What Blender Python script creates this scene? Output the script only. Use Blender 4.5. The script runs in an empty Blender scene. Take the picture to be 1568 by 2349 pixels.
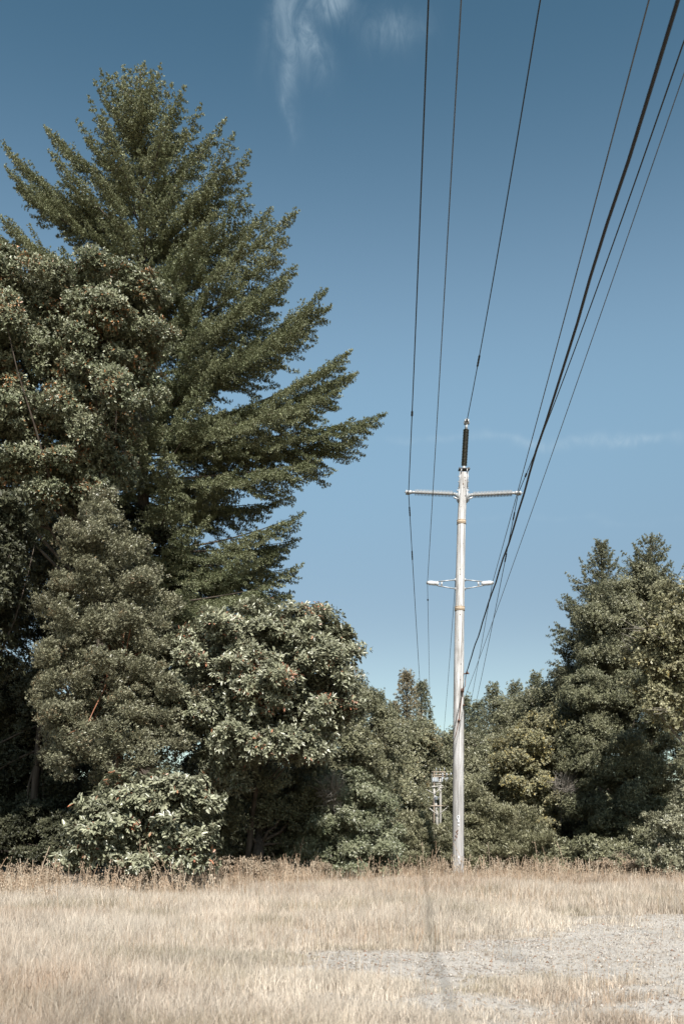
import bpy, math, random
import numpy as np
from mathutils import Vector

random.seed(7)
RNG = np.random.default_rng(7)
scene = bpy.context.scene
COL = scene.collection

# ------------------------------------------------------------------ camera
F = 2284.0          # focal length in units of the 1568 x 2349 frame
HX, HY = 784.0, 1925.0
CAMZ = 1.6
cam_d = bpy.data.cameras.new("camera")
cam = bpy.data.objects.new("camera", cam_d)
COL.objects.link(cam)
cam.location = (0, 0, CAMZ)
cam.rotation_euler = (math.radians(90), 0, 0)
cam_d.sensor_fit = 'VERTICAL'
cam_d.sensor_height = 36.0
cam_d.lens = F / 2349.0 * 36.0
cam_d.shift_y = (HY - 2349 / 2) / 2349.0
cam_d.clip_start = 0.1
cam_d.clip_end = 3000
cam_d.dof.use_dof = True
cam_d.dof.focus_distance = 34
cam_d.dof.aperture_fstop = 2.8
scene.camera = cam
scene.render.resolution_x, scene.render.resolution_y = 683, 1024

# ------------------------------------------------------------------ light
SUN_EL, SUN_AZ = math.radians(46), math.radians(9)      # azimuth: degrees to the right of straight behind the camera
scene.view_settings.view_transform = 'Standard'
scene.view_settings.look = 'None'
scene.view_settings.gamma = 1
scene.view_settings.use_curve_mapping = False
scene.view_settings.exposure = 1.0
sun_d = bpy.data.lights.new("sun", 'SUN')
sun_d.energy = 5.0
sun_d.angle = math.radians(0.85)
sun_d.color = (1.0, 0.955, 0.89)
sun = bpy.data.objects.new("sun", sun_d)
COL.objects.link(sun)
to_sun = Vector((math.sin(SUN_AZ) * math.cos(SUN_EL), -math.cos(SUN_AZ) * math.cos(SUN_EL), math.sin(SUN_EL)))
sun.rotation_euler = to_sun.to_track_quat('Z', 'Y').to_euler()
sun.location = to_sun * 60


class NT:
    """tiny node-graph helper"""
    def __init__(self, tree):
        self.t = tree
        tree.nodes.clear()
    def n(self, kind, **kw):
        nd = self.t.nodes.new(kind)
        for k, v in kw.items():
            setattr(nd, k, v)
        return nd
    def put(self, sock, v):
        if hasattr(v, 'is_output') or isinstance(v, bpy.types.NodeSocket):
            self.t.links.new(v, sock)
        elif v is not None:
            sock.default_value = v
    def m(self, op, a, b=0.5, c=None, clamp=False):
        nd = self.n('ShaderNodeMath', operation=op, use_clamp=clamp)
        self.put(nd.inputs[0], a)
        self.put(nd.inputs[1], b)
        if c is not None:
            self.put(nd.inputs[2], c)
        return nd.outputs[0]
    def noise(self, vec, scale, detail=4, rough=0.55, dist=0.0):
        nd = self.n('ShaderNodeTexNoise')
        self.put(nd.inputs['Vector'], vec)
        nd.inputs['Scale'].default_value = scale
        nd.inputs['Detail'].default_value = detail
        nd.inputs['Roughness'].default_value = rough
        nd.inputs['Distortion'].default_value = dist
        return nd.outputs['Fac']
    def mapping(self, vec, scale=(1, 1, 1), loc=(0, 0, 0)):
        nd = self.n('ShaderNodeMapping')
        self.put(nd.inputs['Vector'], vec)
        nd.inputs['Scale'].default_value = scale
        nd.inputs['Location'].default_value = loc
        return nd.outputs[0]
    def mix(self, f, a, b, blend='MIX'):
        nd = self.n('ShaderNodeMix', data_type='RGBA', blend_type=blend)
        self.put(nd.inputs[0], f)
        for s, v in ((nd.inputs[6], a), (nd.inputs[7], b)):
            self.put(s, (*v, 1.0) if isinstance(v, (tuple, list)) and len(v) == 3 else v)
        return nd.outputs[2]
    def ramp(self, f, lo, hi, a=0.0, b=1.0):
        nd = self.n('ShaderNodeMapRange', interpolation_type='SMOOTHSTEP')
        self.put(nd.inputs[0], f)
        for i, v in enumerate((lo, hi, a, b)):
            nd.inputs[i + 1].default_value = v
        return nd.outputs[0]


world = bpy.data.worlds.new("World")
scene.world = world
world.use_nodes = True
w = NT(world.node_tree)
sky = w.n('ShaderNodeTexSky', sky_type='NISHITA')
sky.sun_disc = False
sky.sun_elevation = SUN_EL
sky.sun_rotation = math.pi - SUN_AZ
sky.altitude = 300
sky.air_density = 1.0
sky.dust_density = 0.6
sky.ozone_density = 1.0
gm = w.n('ShaderNodeGamma')
w.put(gm.inputs[0], sky.outputs[0])
gm.inputs[1].default_value = 1.3
skyc = w.mix(1.0, gm.outputs[0], (0.62, 0.70, 0.62), 'MULTIPLY')
# the sky of the photograph pales faster towards the horizon than the model does
tc = w.n('ShaderNodeTexCoord')
sx = w.n('ShaderNodeSeparateXYZ')
w.put(sx.inputs[0], tc.outputs['Generated'])
cr_ = w.n('ShaderNodeValToRGB')
w.put(cr_.inputs[0], sx.outputs[2])
el = cr_.color_ramp.elements
stops = [(0.0, (0.44, 0.38, 0.38)), (0.19, (0.55, 0.41, 0.36)), (0.44, (0.99, 0.80, 0.635)), (0.66, (0.50, 0.54, 0.46)), (0.85, (0.25, 0.30, 0.30)), (1.0, (0.15, 0.19, 0.20))]  # highest stops, above the frame, darkened to cut fill light on the foliage
while len(el) < len(stops): el.new(0.5)
for e_, (p_, c_) in zip(el, stops):
    e_.position = p_; e_.color = (*c_, 1)
cr_.color_ramp.interpolation = 'EASE'
skyc = w.mix(1.0, skyc, cr_.outputs[0], 'MULTIPLY')
sc_ = w.n('ShaderNodeVectorMath', operation='SCALE')
w.put(sc_.inputs[0], skyc); sc_.inputs[3].default_value = 2.6
skyc = sc_.outputs[0]
# thin cirrus, anchored to directions of the sky
yy = w.m('MAXIMUM', sx.outputs[1], 0.05)
u = w.m('DIVIDE', sx.outputs[0], yy)
v = w.m('DIVIDE', sx.outputs[2], yy)
cxy = w.n('ShaderNodeCombineXYZ')
w.put(cxy.inputs[0], u)
w.put(cxy.inputs[1], v)
wn1 = w.noise(cxy.outputs[0], 9, 3)
wn2 = w.noise(w.mapping(cxy.outputs[0], loc=(5, 3, 0)), 9, 3)
du = w.m('ADD', u, w.m('MULTIPLY', w.m('SUBTRACT', wn1, 0.5), 0.045))
dv = w.m('ADD', v, w.m('MULTIPLY', w.m('SUBTRACT', wn2, 0.5), 0.06))
def wisp(px, py, rx, ry, k, tilt=0.0):
    a = w.m('SUBTRACT', du, (px - HX) / F)
    b = w.m('SUBTRACT', dv, (HY - py) / F)
    a = w.m('ADD', a, w.m('MULTIPLY', b, tilt))
    a = w.m('DIVIDE', a, rx / F)
    b = w.m('DIVIDE', b, ry / F)
    r = w.m('ADD', w.m('MULTIPLY', a, a), w.m('MULTIPLY', b, b))
    return w.m('MULTIPLY', w.m('EXPONENT', w.m('MULTIPLY', r, -1.0), 0.0), k)
acc = None
for a in ((648, 20, 34, 100, 0.22, -0.1), (676, 150, 20, 110, 0.22, 0.03), (712, 100, 30, 60, 0.34, 0.35),
          (757, 0, 48, 42, 0.55, 0), (905, 75, 60, 45, 0.20, 0), (672, 250, 9, 60, 0.14, 0),
          (990, 1018, 110, 9, 0.14, 0), (1180, 1008, 90, 10, 0.22, 0), (1400, 1020, 170, 12, 0.32, 0),
          (1300, 1190, 260, 8, 0.05, 0)):
    s = wisp(*a)
    acc = s if acc is None else w.m('ADD', acc, s)
fine = w.noise(w.mapping(cxy.outputs[0], (2.4, 1.0, 1)), 20, 8, 0.68, 1.0)
acc = w.m('MULTIPLY', acc, w.ramp(fine, 0.30, 0.72, 0.22, 1.3), clamp=True)
skyc = w.mix(acc, skyc, (5.2, 6.6, 7.6))
bg = w.n('ShaderNodeBackground')
w.put(bg.inputs[0], skyc)
bg.inputs[1].default_value = 0.0505
out = w.n('ShaderNodeOutputWorld')
w.put(out.inputs[0], bg.outputs[0])


# ------------------------------------------------------------------ helpers
def W(px, py, Y):
    """point of the photograph (1568-wide units) at distance Y"""
    return np.array([(px - HX) / F * Y, Y, CAMZ + (HY - py) / F * Y])


def norm(a):
    return a / np.maximum(np.linalg.norm(a, axis=-1, keepdims=True), 1e-9)


def link_mesh(name, verts, faces_flat, loop_tot, mat, parent=None, tint=None, smooth=False, mat_idx=None, mats=None, loc=None):
    me = bpy.data.meshes.new(name)
    verts = np.asarray(verts, dtype=np.float32)
    if loc is not None:
        verts = verts - np.asarray(loc, dtype=np.float32)
    me.vertices.add(len(verts))
    me.vertices.foreach_set('co', verts.ravel())
    faces_flat = np.asarray(faces_flat, dtype=np.int32)
    loop_tot = np.asarray(loop_tot, dtype=np.int32)
    me.loops.add(len(faces_flat))
    me.loops.foreach_set('vertex_index', faces_flat)
    me.polygons.add(len(loop_tot))
    starts = np.concatenate(([0], np.cumsum(loop_tot)[:-1])).astype(np.int32)
    me.polygons.foreach_set('loop_start', starts)
    me.polygons.foreach_set('loop_total', loop_tot)
    if smooth:
        me.polygons.foreach_set('use_smooth', np.ones(len(loop_tot), dtype=bool))
    if tint is not None:
        at = me.color_attributes.new('tint', 'FLOAT_COLOR', 'POINT')
        c = np.ones((len(verts), 4), dtype=np.float32)
        c[:, :3] = tint
        at.data.foreach_set('color', c.ravel())
    me.materials.append(mat)
    me.update()
    me.validate()
    o = bpy.data.objects.new(name, me)
    COL.objects.link(o)
    if parent is not None:
        o.parent = parent
    return o


def thing(name, label, cat, loc=(0, 0, 0), group=None, kind=None):
    o = bpy.data.objects.new(name, None)
    COL.objects.link(o)
    o.empty_display_size = 0.3
    o.location = loc
    tag(o, label, cat, group, kind)
    return o


def tag(o, label=None, cat=None, group=None, kind=None):
    if label: o['label'] = label
    if cat: o['category'] = cat
    if group: o['group'] = group
    if kind: o['kind'] = kind
    return o


class MB:
    """collects tubes, boxes and lathes into one mesh"""
    def __init__(self):
        self.v, self.f, self.n, self.t = [], [], [], 0
    def add(self, verts, faces):
        self.v.append(np.asarray(verts, dtype=float))
        for fc in faces:
            self.f.extend([i + self.t for i in fc])
            self.n.append(len(fc))
        self.t += len(verts)
    def tube(self, pts, rad, seg=8, cap=True):
        pts = np.asarray(pts, dtype=float)
        n = len(pts)
        rad = np.broadcast_to(np.asarray(rad, dtype=float), (n,))
        tan = norm(np.gradient(pts, axis=0))
        ref = np.array([0, 0, 1.0]) if abs(tan[0][2]) < 0.9 else np.array([1.0, 0, 0])
        a = np.cross(tan[0], ref); a /= np.linalg.norm(a)
        ang = np.linspace(0, 2 * math.pi, seg, endpoint=False)
        rings = []
        for i in range(n):
            a = a - tan[i] * np.dot(a, tan[i]); a /= max(np.linalg.norm(a), 1e-9)
            b = np.cross(tan[i], a)
            rings.append(pts[i] + rad[i] * (np.cos(ang)[:, None] * a + np.sin(ang)[:, None] * b))
        fs = []
        for i in range(n - 1):
            for k in range(seg):
                k2 = (k + 1) % seg
                fs.append((i * seg + k, i * seg + k2, (i + 1) * seg + k2, (i + 1) * seg + k))
        if cap:
            fs.append(tuple(range(seg - 1, -1, -1)))
            fs.append(tuple((n - 1) * seg + k for k in range(seg)))
        self.add(np.concatenate(rings), fs)
        return self
    def box(self, p0, p1, wdt, hgt, up=(0, 0, 1)):
        """beam from p0 to p1, wdt across, hgt along up"""
        p0, p1, up = (np.asarray(q, dtype=float) for q in (p0, p1, up))
        d = norm(p1 - p0)
        s = norm(np.cross(d, up)); u2 = np.cross(s, d)
        vs = []
        for p in (p0, p1):
            for a, b in ((-1, -1), (1, -1), (1, 1), (-1, 1)):
                vs.append(p + s * a * wdt / 2 + u2 * b * hgt / 2)
        self.add(vs, [(3, 2, 1, 0), (4, 5, 6, 7), (0, 1, 5, 4), (1, 2, 6, 5), (2, 3, 7, 6), (3, 0, 4, 7)])
        return self
    def lathe(self, p0, p1, prof, seg=16):
        """prof: list of (t along p0->p1 , radius)"""
        p0, p1 = np.asarray(p0, dtype=float), np.asarray(p1, dtype=float)
        d = norm(p1 - p0)
        ref = np.array([0, 0, 1.0]) if abs(d[2]) < 0.9 else np.array([1.0, 0, 0])
        a = norm(np.cross(d, ref)); b = np.cross(d, a)
        ang = np.linspace(0, 2 * math.pi, seg, endpoint=False)
        vs, fs = [], []
        for i, (t, r) in enumerate(prof):
            c = p0 + (p1 - p0) * t
            vs.append(c + r * (np.cos(ang)[:, None] * a + np.sin(ang)[:, None] * b))
            if i:
                for k in range(seg):
                    k2 = (k + 1) % seg
                    fs.append(((i - 1) * seg + k, (i - 1) * seg + k2, i * seg + k2, i * seg + k))
        fs.append(tuple(range(seg - 1, -1, -1)))
        fs.append(tuple((len(prof) - 1) * seg + k for k in range(seg)))
        self.add(np.concatenate(vs), fs)
        return self
    def build(self, name, mat, parent=None, smooth=False):
        par_loc = np.array(parent_world(parent)) if parent is not None else np.zeros(3)
        return link_mesh(name, np.concatenate(self.v), self.f, self.n, mat, parent, smooth=smooth, loc=par_loc)


def parent_world(p):
    l = Vector((0, 0, 0))
    while p is not None:
        l = l + p.location
        p = p.parent
    return l


# ------------------------------------------------------------------ materials
def principled(name, col=(0.5, 0.5, 0.5), rough=0.6, metal=0.0, spec=0.5):
    m = bpy.data.materials.new(name)
    m.use_nodes = True
    g = NT(m.node_tree)
    b = g.n('ShaderNodeBsdfPrincipled')
    b.inputs['Roughness'].default_value = rough
    b.inputs['Metallic'].default_value = metal
    b.inputs['Specular IOR Level'].default_value = spec
    o = g.n('ShaderNodeOutputMaterial')
    g.put(o.inputs[0], b.outputs[0])
    b.inputs['Base Color'].default_value = (*col, 1)
    return m, g, b, o


def mottled(name, c1, c2, scale=20, rough=0.6, metal=0.0, spec=0.5, stretch=(1, 1, 1), bump=0.0):
    m, g, b, o = principled(name, c1, rough, metal, spec)
    t = g.n('ShaderNodeTexCoord')
    nz = g.noise(g.mapping(t.outputs['Object'], stretch), scale, 6, 0.6)
    g.put(b.inputs['Base Color'], g.mix(g.ramp(nz, 0.3, 0.7), c1, c2))
    if bump:
        bp = g.n('ShaderNodeBump')
        bp.inputs['Strength'].default_value = bump
        bp.inputs['Distance'].default_value = 0.01
        g.put(bp.inputs['Height'], nz)
        g.put(b.inputs['Normal'], bp.outputs[0])
    return m


def leafmat(name, c1, c2, accent=(0.4, 0.15, 0.05), rough=0.45, spec=0.5, trans=0.22):
    """leaf colour varies per leaf: tint.r mixes two greens, tint.g scales, tint.b turns a leaf to the accent colour"""
    m, g, b, o = principled(name, c1, rough, 0, spec)
    at = g.n('ShaderNodeAttribute', attribute_name='tint')
    sp = g.n('ShaderNodeSeparateColor')
    g.put(sp.inputs[0], at.outputs['Color'])
    c = g.mix(sp.outputs[0], c1, c2)
    c = g.mix(sp.outputs[2], c, accent)
    sc = g.n('ShaderNodeVectorMath', operation='SCALE')
    g.put(sc.inputs[0], c)
    g.put(sc.inputs[3], sp.outputs[1])
    g.put(b.inputs['Base Color'], sc.outputs[0])
    tr = g.n('ShaderNodeBsdfTranslucent')
    g.put(tr.inputs[0], sc.outputs[0])
    mx = g.n('ShaderNodeMixShader')
    mx.inputs[0].default_value = trans
    g.put(mx.inputs[1], b.outputs[0])
    g.put(mx.inputs[2], tr.outputs[0])
    g.put(o.inputs[0], mx.outputs[0])
    return m


M = {}
M['fir'] = leafmat('fir_needles', (0.140, 0.157, 0.083), (0.225, 0.238, 0.140), (0.182, 0.140, 0.084), 0.5, 0.4, 0.05)
M['fir_far'] = leafmat('distant_fir_needles', (0.109, 0.122, 0.074), (0.184, 0.184, 0.122), (0.140, 0.119, 0.077), 0.55, 0.3, 0.05)
M['fir_brown'] = leafmat('dry_redwood_needles', (0.169, 0.154, 0.096), (0.239, 0.204, 0.139), (0.168, 0.112, 0.070), 0.55, 0.3, 0.05)
M['madrone'] = leafmat('madrone_leaves', (0.122, 0.138, 0.078), (0.232, 0.236, 0.155), (0.336, 0.140, 0.049), 0.42, 0.55, 0.2)
M['madrone_big'] = leafmat('broad_madrone_leaves', (0.150, 0.156, 0.098), (0.250, 0.252, 0.175), (0.280, 0.105, 0.056), 0.36, 0.6, 0.2)
M['oak'] = leafmat('oak_leaves', (0.126, 0.130, 0.076), (0.218, 0.210, 0.130), (0.196, 0.140, 0.063), 0.45, 0.5, 0.2)
M['oak_grey'] = leafmat('grey_green_leaves', (0.162, 0.162, 0.102), (0.275, 0.266, 0.185), (0.245, 0.168, 0.098), 0.42, 0.6, 0.2)
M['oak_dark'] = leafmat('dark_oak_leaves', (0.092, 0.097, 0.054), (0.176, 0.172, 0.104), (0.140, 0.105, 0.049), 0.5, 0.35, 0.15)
M['shade'] = leafmat('shade_darkened_leaves', (0.035, 0.039, 0.022), (0.077, 0.077, 0.045), (0.112, 0.070, 0.035), 0.5, 0.3, 0.15)  # darker leaf copy for trees in recesses, shade put into the colour
M['maple'] = leafmat('pale_maple_leaves', (0.175, 0.171, 0.095), (0.266, 0.248, 0.154), (0.36, 0.29, 0.11), 0.5, 0.4, 0.3)
M['willow'] = leafmat('willow_leaves', (0.166, 0.166, 0.096), (0.271, 0.258, 0.166), (0.252, 0.168, 0.084), 0.5, 0.45, 0.25)
M['bark'] = mottled('fir_bark', (0.042, 0.034, 0.027), (0.091, 0.073, 0.059), 9, 0.9, 0, 0.2, (1, 1, 0.15), 0.6)
M['bark_pale'] = mottled('pale_bark', (0.140, 0.122, 0.101), (0.252, 0.231, 0.203), 9, 0.85, 0, 0.2, (1, 1, 0.2), 0.4)
M['bark_red'] = mottled('madrone_bark', (0.17, 0.065, 0.035), (0.27, 0.13, 0.075), 5, 0.5, 0, 0.4, (1, 1, 0.3))
M['twig'] = mottled('dead_twigs', (0.20, 0.18, 0.155), (0.31, 0.285, 0.25), 8, 0.9, 0, 0.2)
M['wire'] = mottled('dark_wire', (0.012, 0.014, 0.018), (0.03, 0.033, 0.04), 3, 0.5)
M['wire_alu'] = mottled('aged_aluminium_wire', (0.05, 0.055, 0.065), (0.09, 0.10, 0.115), 3, 0.5)
M['cable'] = mottled('black_cable_jacket', (0.005, 0.005, 0.006), (0.012, 0.011, 0.013), 4, 0.7)
M['far_glaze'] = mottled('dull_grey_porcelain', (0.22, 0.24, 0.26), (0.33, 0.35, 0.37), 12, 0.4)
M['steel'] = mottled('galvanised_steel', (0.252, 0.266, 0.280), (0.406, 0.420, 0.434), 25, 0.45, 0.35)
M['steel_dark'] = mottled('dark_steel', (0.03, 0.03, 0.034), (0.09, 0.09, 0.095), 25, 0.6, 0.3)
M['rubber'] = mottled('dark_polymer', (0.018, 0.019, 0.014), (0.045, 0.045, 0.03), 15, 0.45)
M['poly'] = mottled('grey_polymer', (0.20, 0.205, 0.205), (0.27, 0.275, 0.28), 12, 0.45)
M['porcelain'] = mottled('white_porcelain', (0.434, 0.448, 0.476), (0.560, 0.574, 0.595), 12, 0.22, 0, 0.6)
M['band'] = mottled('tan_band', (0.27, 0.21, 0.15), (0.40, 0.32, 0.24), 30, 0.8)
M['tag'] = mottled('white_tag', (0.525, 0.560, 0.602), (0.616, 0.630, 0.651), 30, 0.4)
M['rust'] = mottled('rusty_iron', (0.07, 0.035, 0.025), (0.17, 0.09, 0.06), 40, 0.8)
M['far_wood'] = mottled('distant_grey_wood', (0.24, 0.225, 0.205), (0.36, 0.345, 0.32), 9, 0.8, 0, 0.2, (1, 1, 0.2))  # plain grey wood tone of the far poles
M['far_arm'] = mottled('ruddy_crossarm_wood', (0.22, 0.165, 0.125), (0.32, 0.27, 0.22), 9, 0.8, 0, 0.2)

# weathered pole wood
pm, g, b, o_ = principled('weathered_pole_wood', (0.6, 0.6, 0.6), 0.82, 0, 0.2)
t = g.n('ShaderNodeTexCoord')
streak = g.noise(g.mapping(t.outputs['Object'], (8, 8, 0.30)), 2.2, 8, 0.72)
big = g.noise(g.mapping(t.outputs['Object'], (1.5, 1.5, 0.45)), 1.3, 5, 0.6)
c = g.mix(g.ramp(streak, 0.36, 0.60), (0.215, 0.205, 0.195), (0.470, 0.470, 0.475))
c = g.mix(g.ramp(big, 0.52, 0.68, 0, 0.75), c, (0.191, 0.178, 0.172))
sz = g.n('ShaderNodeSeparateXYZ')
g.put(sz.inputs[0], t.outputs['Object'])
low = g.ramp(sz.outputs[2], 0.2, 7.5, 0.62, 0.0)
c = g.mix(g.m('MULTIPLY', low, g.ramp(streak, 0.3, 0.6, 0.5, 1)), c, (0.218, 0.205, 0.201))
crack = g.noise(g.mapping(t.outputs['Object'], (26, 26, 0.22)), 3.0, 4, 0.5)
cr = g.ramp(crack, 0.62, 0.66)
c = g.mix(g.m('MULTIPLY', cr, 0.75), c, (0.13, 0.11, 0.10))
g.put(b.inputs['Base Color'], c)
bp = g.n('ShaderNodeBump')
bp.inputs['Strength'].default_value = 0.6
bp.inputs['Distance'].default_value = 0.015
g.put(bp.inputs['Height'], g.m('SUBTRACT', streak, cr))
g.put(b.inputs['Normal'], bp.outputs[0])
M['pole'] = pm


# dry-ground areas, in metres on the ground plane
def gp(px, py):
    Y = CAMZ * F / (py - HY)
    return ((px - HX) / F * Y, Y)

def soft_ellipse(x, y, cx, cy, rx, ry):
    return np.exp(-(((x - cx) / rx) ** 2 + ((y - cy) / ry) ** 2) * 1.3)

def vnoise(x, y, s, seed=0):
    """smooth value noise on the plane, numpy"""
    r = np.random.default_rng(seed).random((64, 64))
    X, Y_ = x * s, y * s
    xi, yi = np.floor(X).astype(int), np.floor(Y_).astype(int)
    fx, fy = X - xi, Y_ - yi
    fx, fy = fx * fx * (3 - 2 * fx), fy * fy * (3 - 2 * fy)
    a = r[xi % 64, yi % 64]; b_ = r[(xi + 1) % 64, yi % 64]
    c_ = r[xi % 64, (yi + 1) % 64]; d = r[(xi + 1) % 64, (yi + 1) % 64]
    return (a * (1 - fx) + b_ * fx) * (1 - fy) + (c_ * (1 - fx) + d * fx) * fy

def bare(x, y):
    """how bare the ground is, 0..1"""
    b1 = np.maximum.reduce([
        soft_ellipse(x, y, 1.1, 12.2, 2.0, 2.4) * 2.1,
        soft_ellipse(x, y, 4.4, 13.3, 3.8, 5.4) * 2.0,
        soft_ellipse(x, y, 7.5, 17.5, 4.5, 4.6) * 1.9,
        soft_ellipse(x, y, 5.5, 9.5, 4.0, 4.0) * 1.3,
        soft_ellipse(x, y, 3.2, 9.4, 3.2, 2.2) * 1.0,
        soft_ellipse(x, y, -0.9, 17.4, 1.9, 1.0) * 1.2,
        soft_ellipse(x, y, 0.9, 9.2, 2.6, 1.3) * 0.85,
    ])
    n = vnoise(x, y, 0.9, 3) * 0.5 + vnoise(x, y, 2.6, 4) * 0.3 + vnoise(x, y, 6.5, 5) * 0.2
    return np.clip((b1 + (n - 0.5) * 1.9 - 0.40) * 1.4, 0, 1)

def ground_h(x, y):
    h = (vnoise(x, y, 0.11, 8) - 0.5) * 0.22 + (vnoise(x, y, 0.5, 9) - 0.5) * 0.07 + (vnoise(x, y, 2.3, 10) - 0.5) * 0.025
    fade = np.clip((70 - np.abs(y)) / 20, 0, 1)
    return h * fade

def tree_edge(x):
    """distance where the trees begin"""
    return np.interp(x, [-14, -9, -6, -3, 0, 3, 8, 14], [26, 26.5, 28, 31, 35, 37.5, 37, 36])

# ------------------------------------------------------------------ ground
def build_ground():
    xs = np.unique(np.concatenate([np.linspace(-1500, -40, 16), np.linspace(-40, -14, 20), np.arange(-14, 14, 0.2), np.linspace(14, 40, 20), np.linspace(40, 1500, 16)]))
    ys = np.unique(np.concatenate([np.linspace(-300, -10, 12), np.linspace(-10, 5, 14), np.arange(5, 44, 0.2), np.linspace(44, 90, 20), np.linspace(90, 2000, 20)]))
    X, Yg = np.meshgrid(xs, ys)
    Z = ground_h(X, Yg)
    V = np.stack([X, Yg, Z], -1).reshape(-1, 3)
    nx, ny = len(xs), len(ys)
    i = np.arange(nx - 1)[None, :] + nx * np.arange(ny - 1)[:, None]
    Fq = np.stack([i, i + 1, i + nx + 1, i + nx], -1).reshape(-1)
    bz = bare(X, Yg).reshape(-1)
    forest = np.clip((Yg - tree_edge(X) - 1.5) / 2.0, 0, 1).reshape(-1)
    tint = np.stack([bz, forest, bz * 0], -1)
    m, g, b, o = principled('dry_earth', (0.5, 0.45, 0.4), 0.95, 0, 0.1)
    tcx = g.n('ShaderNodeTexCoord')
    ob = tcx.outputs['Object']
    at = g.n('ShaderNodeAttribute', attribute_name='tint')
    sp = g.n('ShaderNodeSeparateColor')
    g.put(sp.inputs[0], at.outputs['Color'])
    n1 = g.noise(ob, 1.1, 6, 0.65)
    n2 = g.noise(ob, 9, 6, 0.7)
    n3 = g.noise(ob, 55, 5, 0.7)
    straw = g.mix(n2, (0.172, 0.132, 0.092), (0.330, 0.277, 0.211))
    dirt = g.mix(g.ramp(n3, 0.3, 0.7), (0.295, 0.270, 0.242), (0.465, 0.440, 0.408))
    dirt = g.mix(g.ramp(n1, 0.52, 0.68, 0, 0.55), dirt, (0.218, 0.211, 0.198))
    dirt = g.mix(g.ramp(n2, 0.58, 0.72, 0, 0.6), dirt, (0.304, 0.224, 0.158))
    cc = g.mix(sp.outputs[0], straw, dirt)
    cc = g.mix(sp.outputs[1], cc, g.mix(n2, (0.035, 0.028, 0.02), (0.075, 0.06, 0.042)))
    g.put(b.inputs['Base Color'], cc)
    bp = g.n('ShaderNodeBump')
    bp.inputs['Strength'].default_value = 0.8
    bp.inputs['Distance'].default_value = 0.04
    g.put(bp.inputs['Height'], g.m('ADD', n2, g.m('MULTIPLY', n3, 0.5)))
    g.put(b.inputs['Normal'], bp.outputs[0])
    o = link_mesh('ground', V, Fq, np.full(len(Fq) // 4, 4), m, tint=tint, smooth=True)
    tag(o, 'dry sandy earth of the field under straw and gravel', 'ground', kind='structure')

build_ground()


# ------------------------------------------------------------------ grass
def blades(P, H, wid, lean, tintv, mat, name, nseg=2):
    n = len(P)
    ang = RNG.random(n) * 2 * math.pi
    side = np.stack([np.cos(ang), np.sin(ang), np.zeros(n)], -1)
    la = RNG.random(n) * 2 * math.pi
    ld = np.stack([np.cos(la) + 0.12, np.sin(la), np.zeros(n)], -1) * (H * lean)[:, None]
    up = np.array([0, 0, 1.0])
    rows = []
    for k in range(nseg + 1):
        t_ = k / nseg
        c_ = P + up * (H * (t_ - 0.25 * t_ * t_ * lean))[:, None] + ld * (t_ * t_)
        if k < nseg:
            hw = (wid * (1 - 0.45 * t_) * 0.5)[:, None]
            rows += [c_ - side * hw, c_ + side * hw]
        else:
            rows.append(c_)
    V = np.stack(rows, 1)
    nv = V.shape[1]
    base = np.arange(n)[:, None] * nv
    fs, lt = [], []
    quads = [[2 * k, 2 * k + 1, 2 * k + 3, 2 * k + 2] for k in range(nseg - 1)]
    tri = [2 * (nseg - 1), 2 * (nseg - 1) + 1, 2 * nseg]
    pat = sum(quads, []) + tri
    Fl = (base + np.array(pat)[None, :]).ravel()
    lt = np.tile([4] * len(quads) + [3], n)
    T = np.repeat(tintv, nv, axis=0)
    o = link_mesh(name, V.reshape(-1, 3), Fl, lt, mat, tint=T)
    return o

M['grass'] = leafmat('dry_grass', (0.349, 0.236, 0.156), (0.582, 0.517, 0.438), (0.231, 0.203, 0.126), 0.7, 0.25, 0.35)
M['weed'] = leafmat('brown_weed', (0.225, 0.165, 0.112), (0.43, 0.365, 0.285), (0.26, 0.17, 0.11), 0.7, 0.2, 0.3)

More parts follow.
